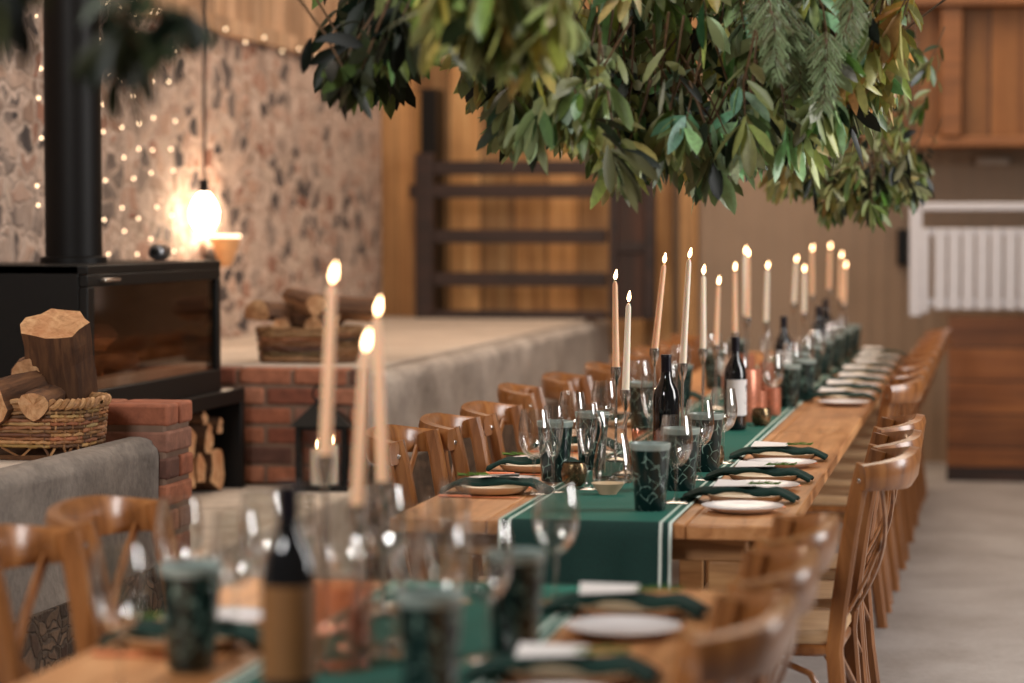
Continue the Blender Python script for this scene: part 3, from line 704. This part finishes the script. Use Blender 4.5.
flute = lathe_thing('champagne_flute', 'glass', [('bowl', [(.0042, .082), (.012, .09), (.021, .12), (.0265, .155), (.0265, .18), (.0235, .205), (.0225, .218), (.022, .218), (.023, .205), (.0257, .18), (.0255, .155), (.02, .121), (.009, .093), (0, .09)], 'glass'), ('stem', [(.0045, .082), (.0034, .06), (.0034, .03), (.006, .01), (.01, .005)], 'glass'), ('foot', [(.01, .005), (.026, .003), (.031, .001), (.031, 0), (0, 0)], 'glass')])
dinner = lathe_thing('dinner_plate', 'plate', [('plate', [(0, 0), (.06, 0), (.085, .006), (.098, .02), (.1, .022), (.097, .0225), (.082, .011), (.06, .006), (0, .006)], 'cream')], 40)
side = lathe_thing('side_plate', 'plate', [('plate', [(0, 0), (.055, 0), (.062, .002), (.085, .011), (.096, .015), (.097, .0165), (.094, .0165), (.083, .013), (.06, .005), (0, .004)], 'plate')], 40)
bowl = lathe_thing('sauce_dish', 'dish', [('dish', [(0, 0), (.022, 0), (.024, .004), (.038, .022), (.042, .028), (.0405, .028), (.034, .02), (.02, .006), (0, .005)], 'cream')])
votive = lathe_thing('copper_votive', 'votive holder', [('holder', [(0, 0), (.032, 0), (.034, .003), (.035, .05), (.034, .098), (.0325, .098), (.033, .05), (.031, .006), (0, .006)], 'copperglass')])
goldvot = lathe_thing('gold_votive', 'votive holder', [('holder', [(0, 0), (.02, 0), (.03, .012), (.034, .035), (.030, .055), (.028, .06), (.0265, .06), (.031, .035), (.018, .006), (0, .006)], 'gold')])
rosevase = lathe_thing('rose_glass_vase', 'vase', [('vase', [(0, 0), (.043, 0), (.046, .004), (.045, .06), (.049, .12), (.0505, .13), (.049, .13), (.0435, .06), (.043, .006), (0, .006)], 'roseglass')])
carafe = lathe_thing('glass_carafe', 'carafe', [('body', [(0, 0), (.05, 0), (.055, .006), (.052, .05), (.042, .10), (.034, .13), (.036, .155), (.048, .18), (.0465, .181), (.0345, .155), (.0325, .13), (.04, .1), (.05, .05), (.052, .01), (0, .008)], 'glass'), ('water', [(0, .01), (.049, .011), (.0485, .05), (.0455, .07), (0, .07)], 'glass')])
def mk_bottle(lab):
    def f():
        t = thing('wine_bottle', 'x', 'bottle')
        m = MB(); m.lathe([(0, .004), (.03, 0), (.036, .003), (.0375, .012), (.0375, .185), (.034, .208), (.022, .228), (.0155, .245), (.0145, .26)], 32); m.build('glass_body', 'bottle', t)
        m = MB(); m.lathe([(.0145, .26), (.0145, .298), (.0158, .299), (.0158, .306), (.0148, .308), (0, .308)], 24); m.build('foil', 'foil', t)
        m = MB(); r = .0381; n = 18; vs = []
        a0, a1 = (-2.6, .3) if lab == 'label_w' else (-3.2, .2)
        z0, z1 = (.05, .168) if lab == 'label_w' else (.04, .17)
        for k in range(n+1):
            a = a0+(a1-a0)*k/n
            for z in (z0, z1): vs.append((r*math.cos(a), r*math.sin(a), z))
        m.add(vs, [(2*k, 2*k+2, 2*k+3, 2*k+1) for k in range(n)]); lb = m.build('label', lab, t)
        if lab == 'label_w':
            m = MB(); 
            def on(a, z): return ((r+.0006)*math.cos(a), (r+.0006)*math.sin(a), z)
            m.tube([on(-.75, .14), on(-.62, .15), on(-.5, .138), on(-.6, .128), on(-.75, .13)], .001, 4)
            m.tube([on(-1.0, .10), on(-.4, .10)], .0007, 4); m.tube([on(-.95, .09), on(-.5, .09)], .0007, 4); m.build('crest', 'ink', lb)
        return t
    return f
bot_w = Proto(mk_bottle('label_w')); bot_a = Proto(mk_bottle('label_a'))
def tb(px, py): return onz(px, py, RZ)
def mk_napkin():
    m = MB(); nx, ny = 26, 8; vs = []; rr = random.Random(2)
    for i in range(nx+1):
        u = -1+2*i/nx; hw = .042*(1-.28*math.exp(-((u-.15)/.12)**2))*(1+.1*abs(u))
        z = .0275+.0025*math.cos(u*7) if abs(u) < .62 else .0265-.021*((abs(u)-.62)/.38)**1.3
        for j in range(ny+1):
            v = -1+2*j/ny; vs.append((u*.135, v*hw+.008*u, z+.005*math.sin(v*4+u*6)*(1-abs(u)*.4)-.004*v*v))
    fs = [(i*(ny+1)+j, (i+1)*(ny+1)+j, (i+1)*(ny+1)+j+1, i*(ny+1)+j+1) for i in range(nx) for j in range(ny)]
    m.add(vs, fs); o = m.build('napkin', 'napkin', sharp=80)
    sd = o.modifiers.new('thick', 'SOLIDIFY'); sd.thickness = .009; sd.offset = 1
    return tag(o, 'x', 'napkin')
napkin = Proto(mk_napkin)
def mk_card():
    m = MB(); m.add([(-.052,-.026,-.004), (.050,-.024,.0), (.054,.024,.004), (-.048,.026,.008), (-.052,-.026,-.0025), (.050,-.024,.0015), (.054,.024,.0055), (-.048,.026,.0095)], [(0,3,2,1),(4,5,6,7),(0,1,5,4),(1,2,6,5),(2,3,7,6),(3,0,4,7)]); o = m.build('menu_card', 'card'); tag(o, 'x', 'card')
    return o
card = Proto(mk_card)
def mk_sprig():
    m = MB(); m.tube([(-.04, 0, .002), (0, .003, .004), (.04, -.002, .002)], .0012, 5); rr = random.Random(5)
    for k in range(26):
        x = -.035+.075*k/26; a = rr.uniform(0, PI); d = Vector((.012, .010*math.cos(a), abs(.008*math.sin(a)))); b = Vector((x, 0, .003)); m.tube([b, b+d*.6, b+d], [.0012, .0014, .0004], 4)
    return tag(m.build('herb_sprig', 'sprig'), 'x', 'herb sprig')
sprig = Proto(mk_sprig)
def mk_fork():
    m = MB(); m.band([(.095, 0, .003), (.03, 0, .004), (-.02, 0, .003)], (0, 1, 0), [.010, .006, .005], .0025)
    m.band([(-.02, 0, .003), (-.035, 0, .002), (-.055, 0, .003)], (0, 1, 0), [.006, .02, .022], .002)
    for k in (-1.5, -.5, .5, 1.5): m.band([(-.055, k*.0062, .003), (-.08, k*.006, .005), (-.095, k*.0058, .003)], (0, 1, 0), .003, .002)
    return tag(m.build('fork', 'copper'), 'x', 'fork')
def mk_knife():
    m = MB(); m.band([(.10, 0, .004), (.02, 0, .004)], (0, 1, 0), [.010, .008], .006)
    m.band([(.02, 0, .003), (-.0, 0, .003), (-.09, 0, .003), (-.11, .004, .003)], (0, 1, 0), [.009, .017, .016, .004], .0015)
    return tag(m.build('knife', 'copper'), 'x', 'knife')
fork = Proto(mk_fork); knife = Proto(mk_knife)
rr = random.Random(21)
def setting(x, zc, sgn, where, small=False):
    """sgn=+1: sitter on the right side of the table"""
    y = Yof(zc, x); rz = rr.uniform(-.1, .1)+(0 if sgn > 0 else PI)
    dinner.put('cream dinner plate under a green napkin, '+where, (x, y, TZ+.001), 0, 'cream dinner plates')
    napkin.put('dark green folded napkin on a dinner plate, '+where, (x-.015*sgn, y, TZ+.001), rz, 'green napkins')
    cd_ = card.put('white menu card tucked over the napkin, '+where, (x-.03*sgn+rr.uniform(-.015, .015), y-.012+rr.uniform(-.006, .006), TZ+.0445), rz+rr.uniform(-.3, .3), 'white menu cards')
    side.put('white side plate beside the dinner plate, '+where, (x+.012*sgn, y-.205*(1 if sgn > 0 else -1), TZ+.001), 0, 'white side plates')
    if not small:
        sprig.put('green herb sprig lying on the napkin, '+where, (x+.04*sgn, y-.01, TZ+.044), rz+.3, 'herb sprigs')
        fork.put('copper fork beside the plate, '+where, (x+.01*sgn, y-.112*sgn, TZ+.001), 0 if sgn > 0 else PI, 'copper forks')
        knife.put('copper knife beside the plate, '+where, (x+.01*sgn, y+.114*sgn, TZ+.001), 0 if sgn > 0 else PI, 'copper knives')
XSr = XR-.14; XSl = XL+.13
for i, zc in enumerate((5.9, 6.38, 6.98, 9.35, 9.83, 10.35, 10.9, 11.45, 12.0, 12.6)):
    setting(XSr+(.03 if zc > 9 else 0), zc, 1, '%s place along the right of the row' % ORD[i], zc > 9)
for i, zc in enumerate((6.1, 6.66, 7.3, 8.2, 9.4)):
    setting(XSl, zc, -1, '%s place along the left of the row' % ORD[i], zc > 8)
setting(XSr-.02, 4.17, 1, 'far right place of foreground table')
setting(XSr-.02, 3.56, 1, 'near right place of foreground table')
setting(XSl-.03, 3.86, -1, 'left place of foreground table')
def rowput(proto, lst, fmt, grp, z=RZ, cat=None):
    for i, (x, zc) in enumerate(lst): proto.put(fmt % ORD[i], (x, Yof(zc, x), z), rr.uniform(0, 6), grp)
def P(px, py): p = tb(px, py); return (p.x, (p-CAM).dot(F))
# tumblers
rowput(cup, [P(650, 510), P(681, 490), P(706, 471), P(788, 407), P(804, 400), (-.765, 9.95), (-.75, 10.5), (-.735, 11.05), (-.72, 11.6), (-.71, 12.2), (-.70, 12.75)], 'dark green etched tumbler right of the runner line, %s along the row', 'green etched tumblers')
rowput(cup, [P(555, 481), P(592, 469), (-1.12, 8.0), (-1.12, 9.0), (-1.12, 10.1), (-1.12, 11.1)], 'dark green etched tumbler left of the candles, %s along the row', 'green etched tumblers')
for (px, py, lb) in ((515, 652, 'right of the foreground wine glasses'), (430, 706, 'lowest in the foreground, centre'), (191, 668, 'at the left of the foreground table')):
    x, zc = P(px, py); cup.put('blurred dark green tumbler '+lb, (x, Yof(zc, x), RZ), 1, 'green etched tumblers')
# wine glasses
rowput(wine, [P(676, 503), P(699, 480), P(723, 463), (-.76, 8.75), (-.76, 9.6), (-.755, 10.2), (-.75, 10.8), (-.75, 11.4), (-.75, 12.0), (-.75, 12.5)], 'stemmed wine glass on the right of the runner, %s along the row', 'wine glasses')
rowput(wine, [P(534, 494), P(572, 468), P(604, 452), (-1.17, 8.3), (-1.17, 9.4), (-1.17, 10.5)], 'stemmed wine glass on the left of the runner, %s along the row', 'wine glasses')
rowput(flute, [P(553, 492), P(587, 489), P(649, 445), P(669, 431), P(741, 420), (-1.02, 9.5), (-.98, 10.9)], 'slim champagne flute among the candles, %s along the row', 'champagne flutes')
for i, (px, py, pr, lb) in enumerate(((556, 603, wine, 'wine glass nearest the far edge of foreground table'), (487, 660, wine, 'wine glass left of the foreground green tumbler'), (236, 640, wine, 'wine glass behind the foreground bottle, at its left'), (405, 640, flute, 'champagne flute right of the foreground candles'), (300, 618, flute, 'champagne flute just behind the foreground bottle'), (120, 690, wine, 'wine glass at the left edge of foreground table'), (345, 625, wine, 'wine glass beneath the tallest foreground candle'), (440, 628, flute, 'champagne flute left of foreground wine glasses'), (262, 612, wine, 'wine glass between left chairs and bottle, furthest back'), (180, 622, wine, 'wine glass just behind the leftmost green tumbler'), (384, 606, wine, 'wine glass under the right foreground candle'), (440, 665, wine, 'wine glass touching the sightline of the lowest green tumbler'), (455, 602, flute, 'champagne flute at the far edge of foreground table'))):
    x, zc = P(px, py); pr.put('blurred '+lb, (x, Yof(zc, x), RZ if x > XC-.2 and x < XC+.2 else TZ+.001), i)
x, zc = P(613, 482); carafe.put('clear waisted glass carafe of water behind the dish', (x, Yof(zc, x), RZ))
x, zc = P(380, 655); carafe.put('blurred glass carafe on the foreground table', (x, Yof(zc, x), RZ))
x, zc = P(608, 494); bowl.put('small cream dish in front of the carafe', (x, Yof(zc, x), RZ))
x, zc = P(650, 478); rosevase.put('rose tinted glass vase between carafe and tumblers', (x, Yof(zc, x), RZ))
x, zc = P(342, 668); rosevase.put('blurred rose tinted vase beside the foreground bottle', (x, Yof(zc, x), RZ))
for i, (px, py, lb) in enumerate(((761, 426, 'gold mercury votive right of the labelled bottle'), (574, 486, 'gold mercury votive between the left flutes'), (697, 480, 'gold mercury votive beside the tumblers'), (731, 468, 'gold mercury votive at the runner edge'))):
    if i == 3: continue
    x, zc = P(px, py); goldvot.put(lb, (x+(.05 if i == 2 else 0)*0, Yof(zc+(.35 if i == 2 else 0), x), RZ))
# copper pot behind bottle
def mk_pot():
    m = MB(); m.lathe([(0, 0), (.054, 0), (.056, .004), (.056, .176), (.054, .18), (.052, .176), (.052, .006), (0, .006)], 36)
    return tag(m.build('copper_vase', 'copperglass'), 'x', 'vase')
pot = Proto(mk_pot)
x, zc = P(741, 424); pot.put('tall copper cylinder vase behind the labelled bottle', (x, Yof(zc+.12, x), RZ))
rowput(votive, [P(757, 418), P(771, 415), P(768, 408), (-1.0, 9.6), (-.92, 10.3), (-1.06, 10.9), (-.9, 11.6), (-1.0, 12.3)], 'copper votive holder among the far candles, %s along the row', 'copper votive holders')
# bottles
x, zc = P(735, 430); bot_w.put('dark wine bottle with white label in mid row', (x, Yof(zc, x), RZ), .35)
x = W(662, 380, 6.75).x; bot_w.put('dark bottle between the nearer candles, label turned away', (x, Yof(6.85, x), RZ), 2.6)
for i, (px, zc, py) in enumerate(((783.5, 9.9, 0), (818, 11.2, 0), (825, 12.4, 0))):
    x = W(px, 380, zc).x; bot_w.put('dark bottle far down the row, %s of the last three' % ORD[i], (x, Yof(zc, x), RZ), .3+i, 'far wine bottles')
x = W(290, 600, 3.36).x; bot_a.put('dark wine bottle with amber label blurred in foreground', (x, Yof(3.36, x), RZ), .3)
# candles
def candle(fx, fy, bx, by, zc, waxm, label, hlabel, r=.0105):
    B = W(bx, by, zc); T = W(fx, fy+(7 if zc > 5 else 14), zc)
    hh = B.z-RZ
    h = thing('candle_holder', hlabel, 'candle holder', (B.x, B.y, RZ), 0, 'silver candle holders')
    m = MB(); m.lathe([(0, 0), (.036, 0), (.037, .003), (.03, .007), (.01, .012), (.005, .02)], 24); m.build('base', 'silver', h)
    m = MB(); m.lathe([(.005, .02), (.0038, .05), (.0042, hh*.6), (.0038, hh-.045), (.006, hh-.04)], 12); m.build('stem', 'silver', h)
    m = MB(); m.lathe([(.004, hh-.04), (.007, hh-.036), (.015, hh-.006), (.0145, hh+.012), (.013, hh+.012), (.012, hh-.003), (0, hh-.005)], 20); m.build('cup', 'silver', h)
    c = thing('taper_candle', label, 'candle', B, 0, 'lit taper candles'); d = T-B; L = d.length
    Q = Vector((0, 0, 1)).rotation_difference(d.normalized()).to_matrix().to_4x4()
    m = MB(); m.lathe([(0, 0), (r, 0), (r, .02), (r*.72, L-.012), (r*.45, L-.002), (0, L)], 20, M4=Q); m.build('wax', waxm, c)
    m = MB(); m.tube([Q @ Vector((0, 0, L-.002)), Q @ Vector((0, 0, L+.009))], .001, 5); m.build('wick', 'black', c)
    m = flame_mesh(1.0 if zc > 5 else 1.1); o = m.build('flame', 'flame', c, loc=Q @ Vector((0, 0, L+.003)))
    o.rotation_euler = (0, rr.uniform(0, .25), 0)
CL = [(332, 270, 325, 462, 3.95, 'p', 'tallest of the three blurred foreground candles, at left'), (377, 303, 383, 488, 4.15, 'p', 'foreground candle furthest right of the three'), (365, 338, 357, 512, 3.8, 'p', 'shortest of the three blurred foreground candles'),
 (615, 274, 616, 371, 6.9, 'p', 'leftmost candle of the row, peach'), (628.5, 296, 625.5, 394, 6.5, 'i', 'shortest ivory candle beside the leftmost peach one'), (664, 257, 654.5, 352, 7.15, 'p', 'leaning peach candle above the dark bottle'),
 (689, 252, 682.5, 367, 6.95, 'i', 'long leaning ivory candle right of the dark bottle'), (703.5, 268, 703, 352, 7.9, 'i', 'upright ivory candle, right of the long leaning one'), (718.5, 278, 716, 348, 8.9, 'p', 'slim orange-lit candle left of the labelled bottle'),
 (735, 264, 735, 335, 9.2, 'p', 'peach candle rising directly above the labelled bottle'), (745, 247, 745, 318, 9.9, 'i', 'left candle of the touching pair in mid row'), (748.5, 250, 747.5, 320, 9.7, 'p', 'right candle of the touching pair in mid row'),
 (767.5, 262, 766, 324, 10.6, 'i', 'lone ivory candle right of the touching pair'), (796, 255, 794, 305, 11.9, 'i', 'first candle of the far cluster, from the left'), (804.5, 265, 804, 315, 11.4, 'i', 'shortest candle of the far cluster'),
 (812, 244, 812, 297, 12.3, 'p', 'third candle of the far cluster, from the left'), (830, 242, 829, 291, 12.7, 'p', 'tallest candle near the end of the row'), (841, 251, 840, 301, 12.8, 'p', 'candle second from the far right end'), (845.5, 261, 844, 306, 12.5, 'p', 'rightmost candle at the far end')]
for fx, fy, bx, by, zc, wm, lb in CL:
    candle(fx, fy, bx, by, zc, 'wax_peach' if wm == 'p' else 'wax_ivory', 'lit taper, '+lb, 'silver holder under the '+lb)

# ---------------------------------------------------------------- hanging foliage
GREENS = [s2l(84,100,50), s2l(116,126,66), s2l(64,92,56), s2l(150,152,86), s2l(100,124,80), s2l(152,140,70), s2l(44,62,38)]
DARKS = [s2l(16,28,18), s2l(26,38,22), s2l(44,56,26), s2l(20,26,14)]
OCHRE = [s2l(150,124,66), s2l(166,136,78), s2l(128,118,60)]
PALE = [s2l(166,196,160), s2l(146,180,138), s2l(128,164,126)]
FAR = [s2l(70,96,40), s2l(92,116,48), s2l(50,70,30), s2l(110,104,46)]
def leaf(m, p, d, L, Wd, rr, col, droop):
    d = d.normalized(); side_ = d.cross(Vector((rr.uniform(-1, 1), rr.uniform(-1, 1), rr.uniform(-.4, .4)))).normalized()
    n = 6; pts = []; q = p.copy(); dd = d.copy(); fold = rr.uniform(.12, .35); tw = rr.uniform(-.5, .5)
    vs = []
    for i in range(n+1):
        t_ = i/n
        w_ = Wd*(math.sin(PI*min(1, t_**1.15*.97+.015))**.75)*(1+.08*math.sin(t_*17+tw*6)) if 0 < i < n else Wd*(.06 if i == 0 else .03)
        nr = side_.cross(dd).normalized()
        s2 = (side_*math.cos(tw*t_)+nr*math.sin(tw*t_))
        vs += [q - s2*w_ + nr*w_*fold, q.copy(), q + s2*w_ + nr*w_*fold]
        q = q + dd*(L/n); dd = (dd + Vector((0, 0, -droop/n))).normalized()
        side_ = (side_-dd*side_.dot(dd)).normalized()
    fs = []
    for i in range(n): a = i*3; fs += [(a, a+1, a+4, a+3), (a+1, a+2, a+5, a+4)]
    m.add(vs, fs, 0, col)
def whorl(m, st, p, rr, cols, scale, nl):
    ax = Vector((rr.gauss(0, .45), rr.gauss(0, .45), -1)).normalized()
    up_ = -ax; L0 = rr.uniform(.12, .26)*scale
    q = p+up_*L0+Vector((rr.gauss(0, .03), rr.gauss(0, .03), .05))
    st.tube([q, (q+p)/2+Vector((rr.gauss(0, .008), rr.gauss(0, .008), 0)), p+ax*.01], [.0035*scale, .0028*scale, .0018*scale], 5)
    e1 = ax.orthogonal().normalized(); e2 = ax.cross(e1)
    base = rr.choice(cols); bri = 1.55 if max(base) > .045 and cols is not DARKS else .8
    for k in range(nl):
        a = 2*PI*k/nl+rr.uniform(-.4, .4); ph = rr.uniform(.15, .95)
        rad = e1*math.cos(a)+e2*math.sin(a); d = ax*math.cos(ph)+rad*math.sin(ph)
        o = p+up_*rr.uniform(0, .05)*scale
        c = tuple(max(0, x*bri*rr.uniform(.75, 1.25)) for x in (base if rr.random() < .7 else rr.choice(cols)))
        leaf(m, o, d, rr.uniform(.08, .14)*scale, rr.uniform(.012, .020)*scale, rr, c, rr.uniform(.2, 1.1))
    for k in range(nl//2):
        o = p+up_*rr.uniform(.06, .9)*L0; a = rr.uniform(0, 2*PI); rad = e1*math.cos(a)+e2*math.sin(a)
        leaf(m, o, ax*.6+rad, rr.uniform(.06, .11)*scale, rr.uniform(.010, .016)*scale, rr, tuple(x*rr.uniform(.6, 1.1) for x in base), rr.uniform(.4, 1.2))
def interp(tbl, x):
    if x <= tbl[0][0]: return tbl[0][1]
    for (a, b), (c, d) in zip(tbl, tbl[1:]):
        if x <= c: return b+(d-b)*(x-a)/(c-a)
    return tbl[-1][1]
def bunch(name, label, seed, x0, x1, env, zr, n, cols, scale=1.0, nl=8, top=-70, edge=.5):
    rr = random.Random(seed); zc0 = (zr[0]+zr[1])/2
    c0 = W((x0+x1)/2, -75, zc0)
    t = thing(name, label, 'hanging foliage', c0, 0, 'foliage bunches hanging over the tables')
    m = MB(); st = MB(); inv = -Vector(c0)
    Lf = .11*scale
    for k in range(n):
        px = rr.uniform(x0, x1); zc = rr.uniform(*zr); yb = interp(env, px)-Lf*.72*FPX/zc + 9*math.sin(px*.13+seed) + 7*math.sin(px*.31+2*seed) - 6
        if rr.random() < edge: py = yb - abs(rr.gauss(0, 14))
        else: py = rr.uniform(top, yb)
        p = W(px, py, zc)+inv
        whorl(m, st, p, rr, cols, scale, nl+rr.randint(-2, 2))
    wv = RT*((x1-x0)/2/FPX*zc0)
    for j in range(3):
        off = Vector((rr.uniform(-.05, .05), rr.uniform(-.1, .1), rr.uniform(-.03, .1)))
        st.tube([-wv*1.05+off, -wv*.4+off+Vector((0, .03, .04)), wv*.3+off+Vector((0, -.03, .02)), wv*1.05+off], [.012, .011, .009, .005], 7)
    m.build('leaves', 'leaf_dark' if seed in (1, 8, 9) else 'leaf', t, sharp=70); st.build('stems', 'twig', t)
    return t
bunch('foliage_bunch', 'dark leafy sprays hanging at the left of the garland', 1, 338, 416, [(318, 70), (330, 100), (352, 140), (375, 122), (395, 100), (415, 62), (430, 40)], (5.2, 5.9), 34, DARKS+GREENS[:1], 1.1, 8)
bunch('foliage_bunch', 'soft olive leaves of the garland closest to the camera', 2, 432, 560, [(425, 45), (450, 70), (500, 85), (540, 100), (570, 95)], (4.3, 4.9), 40, [GREENS[5], GREENS[0], GREENS[1], DARKS[2]], 1.0, 8)
bunch('foliage_bunch', 'drooping sprays over the rail gate, left of centre', 3, 470, 625, [(470, 90), (495, 138), (515, 150), (530, 176), (550, 168), (575, 145), (600, 178), (625, 200)], (5.5, 6.2), 105, GREENS+DARKS[:2], 1.0, 9)
bunch('foliage_bunch', 'dense pale green sprays at the centre of the garland', 4, 590, 765, [(590, 160), (615, 195), (640, 205), (660, 172), (690, 196), (715, 206), (745, 178), (765, 165)], (5.7, 6.6), 150, GREENS+PALE+DARKS[:2], 1.0, 9)
bunch('foliage_bunch', 'glossy leaf sprays right of the conifer sprigs', 5, 740, 880, [(740, 170), (770, 178), (800, 172), (830, 158), (860, 150), (885, 105), (900, 70)], (5.8, 6.7), 110, GREENS+PALE[1:]+DARKS[:2], 1.0, 9)
bunch('foliage_bunch', 'ochre dried leaves at the right end of the garland', 6, 828, 905, [(820, 100), (850, 125), (870, 120), (890, 90), (905, 55)], (5.9, 6.2), 26, OCHRE+[GREENS[3]], 1.05, 8)
bunch('foliage_bunch', 'blurred smaller leaved garland furthest from the camera', 7, 775, 925, [(770, 195), (800, 205), (830, 225), (870, 222), (900, 224), (925, 205), (940, 180)], (8.2, 9.3), 150, FAR+DARKS[:2], .8, 9, top=40)
bunch('foliage_bunch', 'blurred dark sprig at the top left, near the flue', 8, 100, 190, [(90, 128), (120, 132), (150, 100), (190, 112), (210, 100)], (2.95, 3.2), 6, DARKS[:2]+DARKS[3:], .85, 5, top=0, edge=.8)
bunch('foliage_bunch', 'blurred dark sprig in the top left corner', 9, -30, 14, [(-30, 70), (20, 50)], (2.7, 2.9), 4, DARKS, .8, 6, top=-20)
# conifer sprigs
def conifer(label, seed, pts, zc):
    rr = random.Random(seed); c0 = W(790, -60, zc); t = thing('conifer_sprig', label, 'conifer sprig', c0)
    m = MB(); st = MB()
    for (px, py) in pts:
        z_ = zc+rr.uniform(-.15, .15); a = W(px+rr.uniform(-12, 12), py-75, z_)-c0; b = W(px, py, z_)-c0
        mid = (a+b)/2+Vector((rr.gauss(0, .02), rr.gauss(0, .02), 0)); st.tube([a, mid, b], [.003, .0024, .001], 5)
        for k in range(16):
            u = k/16; o = a.lerp(mid, u*2) if u < .5 else mid.lerp(b, u*2-1)
            for s in (-1, 1):
                d = Vector((s*rr.uniform(.4, .9), rr.gauss(0, .4), -rr.uniform(.6, 1.1))).normalized(); L = .07*(1-u*.5)
                col = rr.choice([s2l(86,130,96), s2l(64,104,76), s2l(110,152,118), s2l(48,80,58)])
                for j in range(7):
                    o2 = o+d*L*j/7
                    for s3 in (-1, 1):
                        d2 = (d+Vector((s3*.5, rr.gauss(0, .3), -.1))).normalized(); w_ = d2.cross(Vector((0, 1, .2))).normalized()*.0016
                        e = o2+d2*.02; m.add([o2-w_, o2+w_, e+w_*.6, e-w_*.6], [(0, 1, 2, 3)], 0, col)
                st.tube([o, o+d*L], [.0012, .0007], 4, 0)
    m.build('needles', 'leaf', t); st.build('stems', 'twig', t)
conifer('feathery blue green conifer sprigs in the garland centre', 3, [(765+12*k+R_.uniform(-6, 6), R_.uniform(40, 112)) for k in range(6)]+[(755, 60), (842, 40), (800, 92)], 5.85)

# ---------------------------------------------------------------- light
def area(name, loc, tgt, size, power, col, sy=None):
    ld = bpy.data.lights.new(name, 'AREA'); ld.energy = power; ld.color = col; ld.size = size
    if sy: ld.shape = 'RECTANGLE'; ld.size_y = sy
    o = bpy.data.objects.new(name, ld); C.objects.link(o); o.location = loc
    o.rotation_euler = (Vector(tgt)-Vector(loc)).to_track_quat('-Z', 'Y').to_euler(); return o
area('daylight_behind', (-2.4, 1.0, 3.6), (-1.0, 6.5, 1.3), 1.2, 170, (1, .98, .96))
area('daylight_side', (3.6, 6.8, 3.0), (-1.2, 7.0, .8), 1.6, 285, (1, .97, .95), 4)
area('ceiling_warm', (-1.2, 12.0, 4.6), (-1.2, 12.0, 0), 3, 190, (1, .80, .62), 4)
area('ceiling_warm_near', (-2.6, 7.0, 4.6), (-1.9, 7.0, 0), 2, 90, (1, .86, .72), 4)
def point(name, loc, power, col, r=.05):
    ld = bpy.data.lights.new(name, 'POINT'); ld.energy = power; ld.color = col; ld.shadow_soft_size = r
    o = bpy.data.objects.new(name, ld); C.objects.link(o); o.location = loc
point('uplighter_lamp', (XB-.02, yu, zu+.07), 20, (1, .70, .48), .04)
wd = bpy.data.worlds.new('world'); bpy.context.scene.world = wd; wd.use_nodes = True
bg = wd.node_tree.nodes['Background']; bg.inputs[0].default_value = (.80, .66, .56, 1); bg.inputs[1].default_value = .10
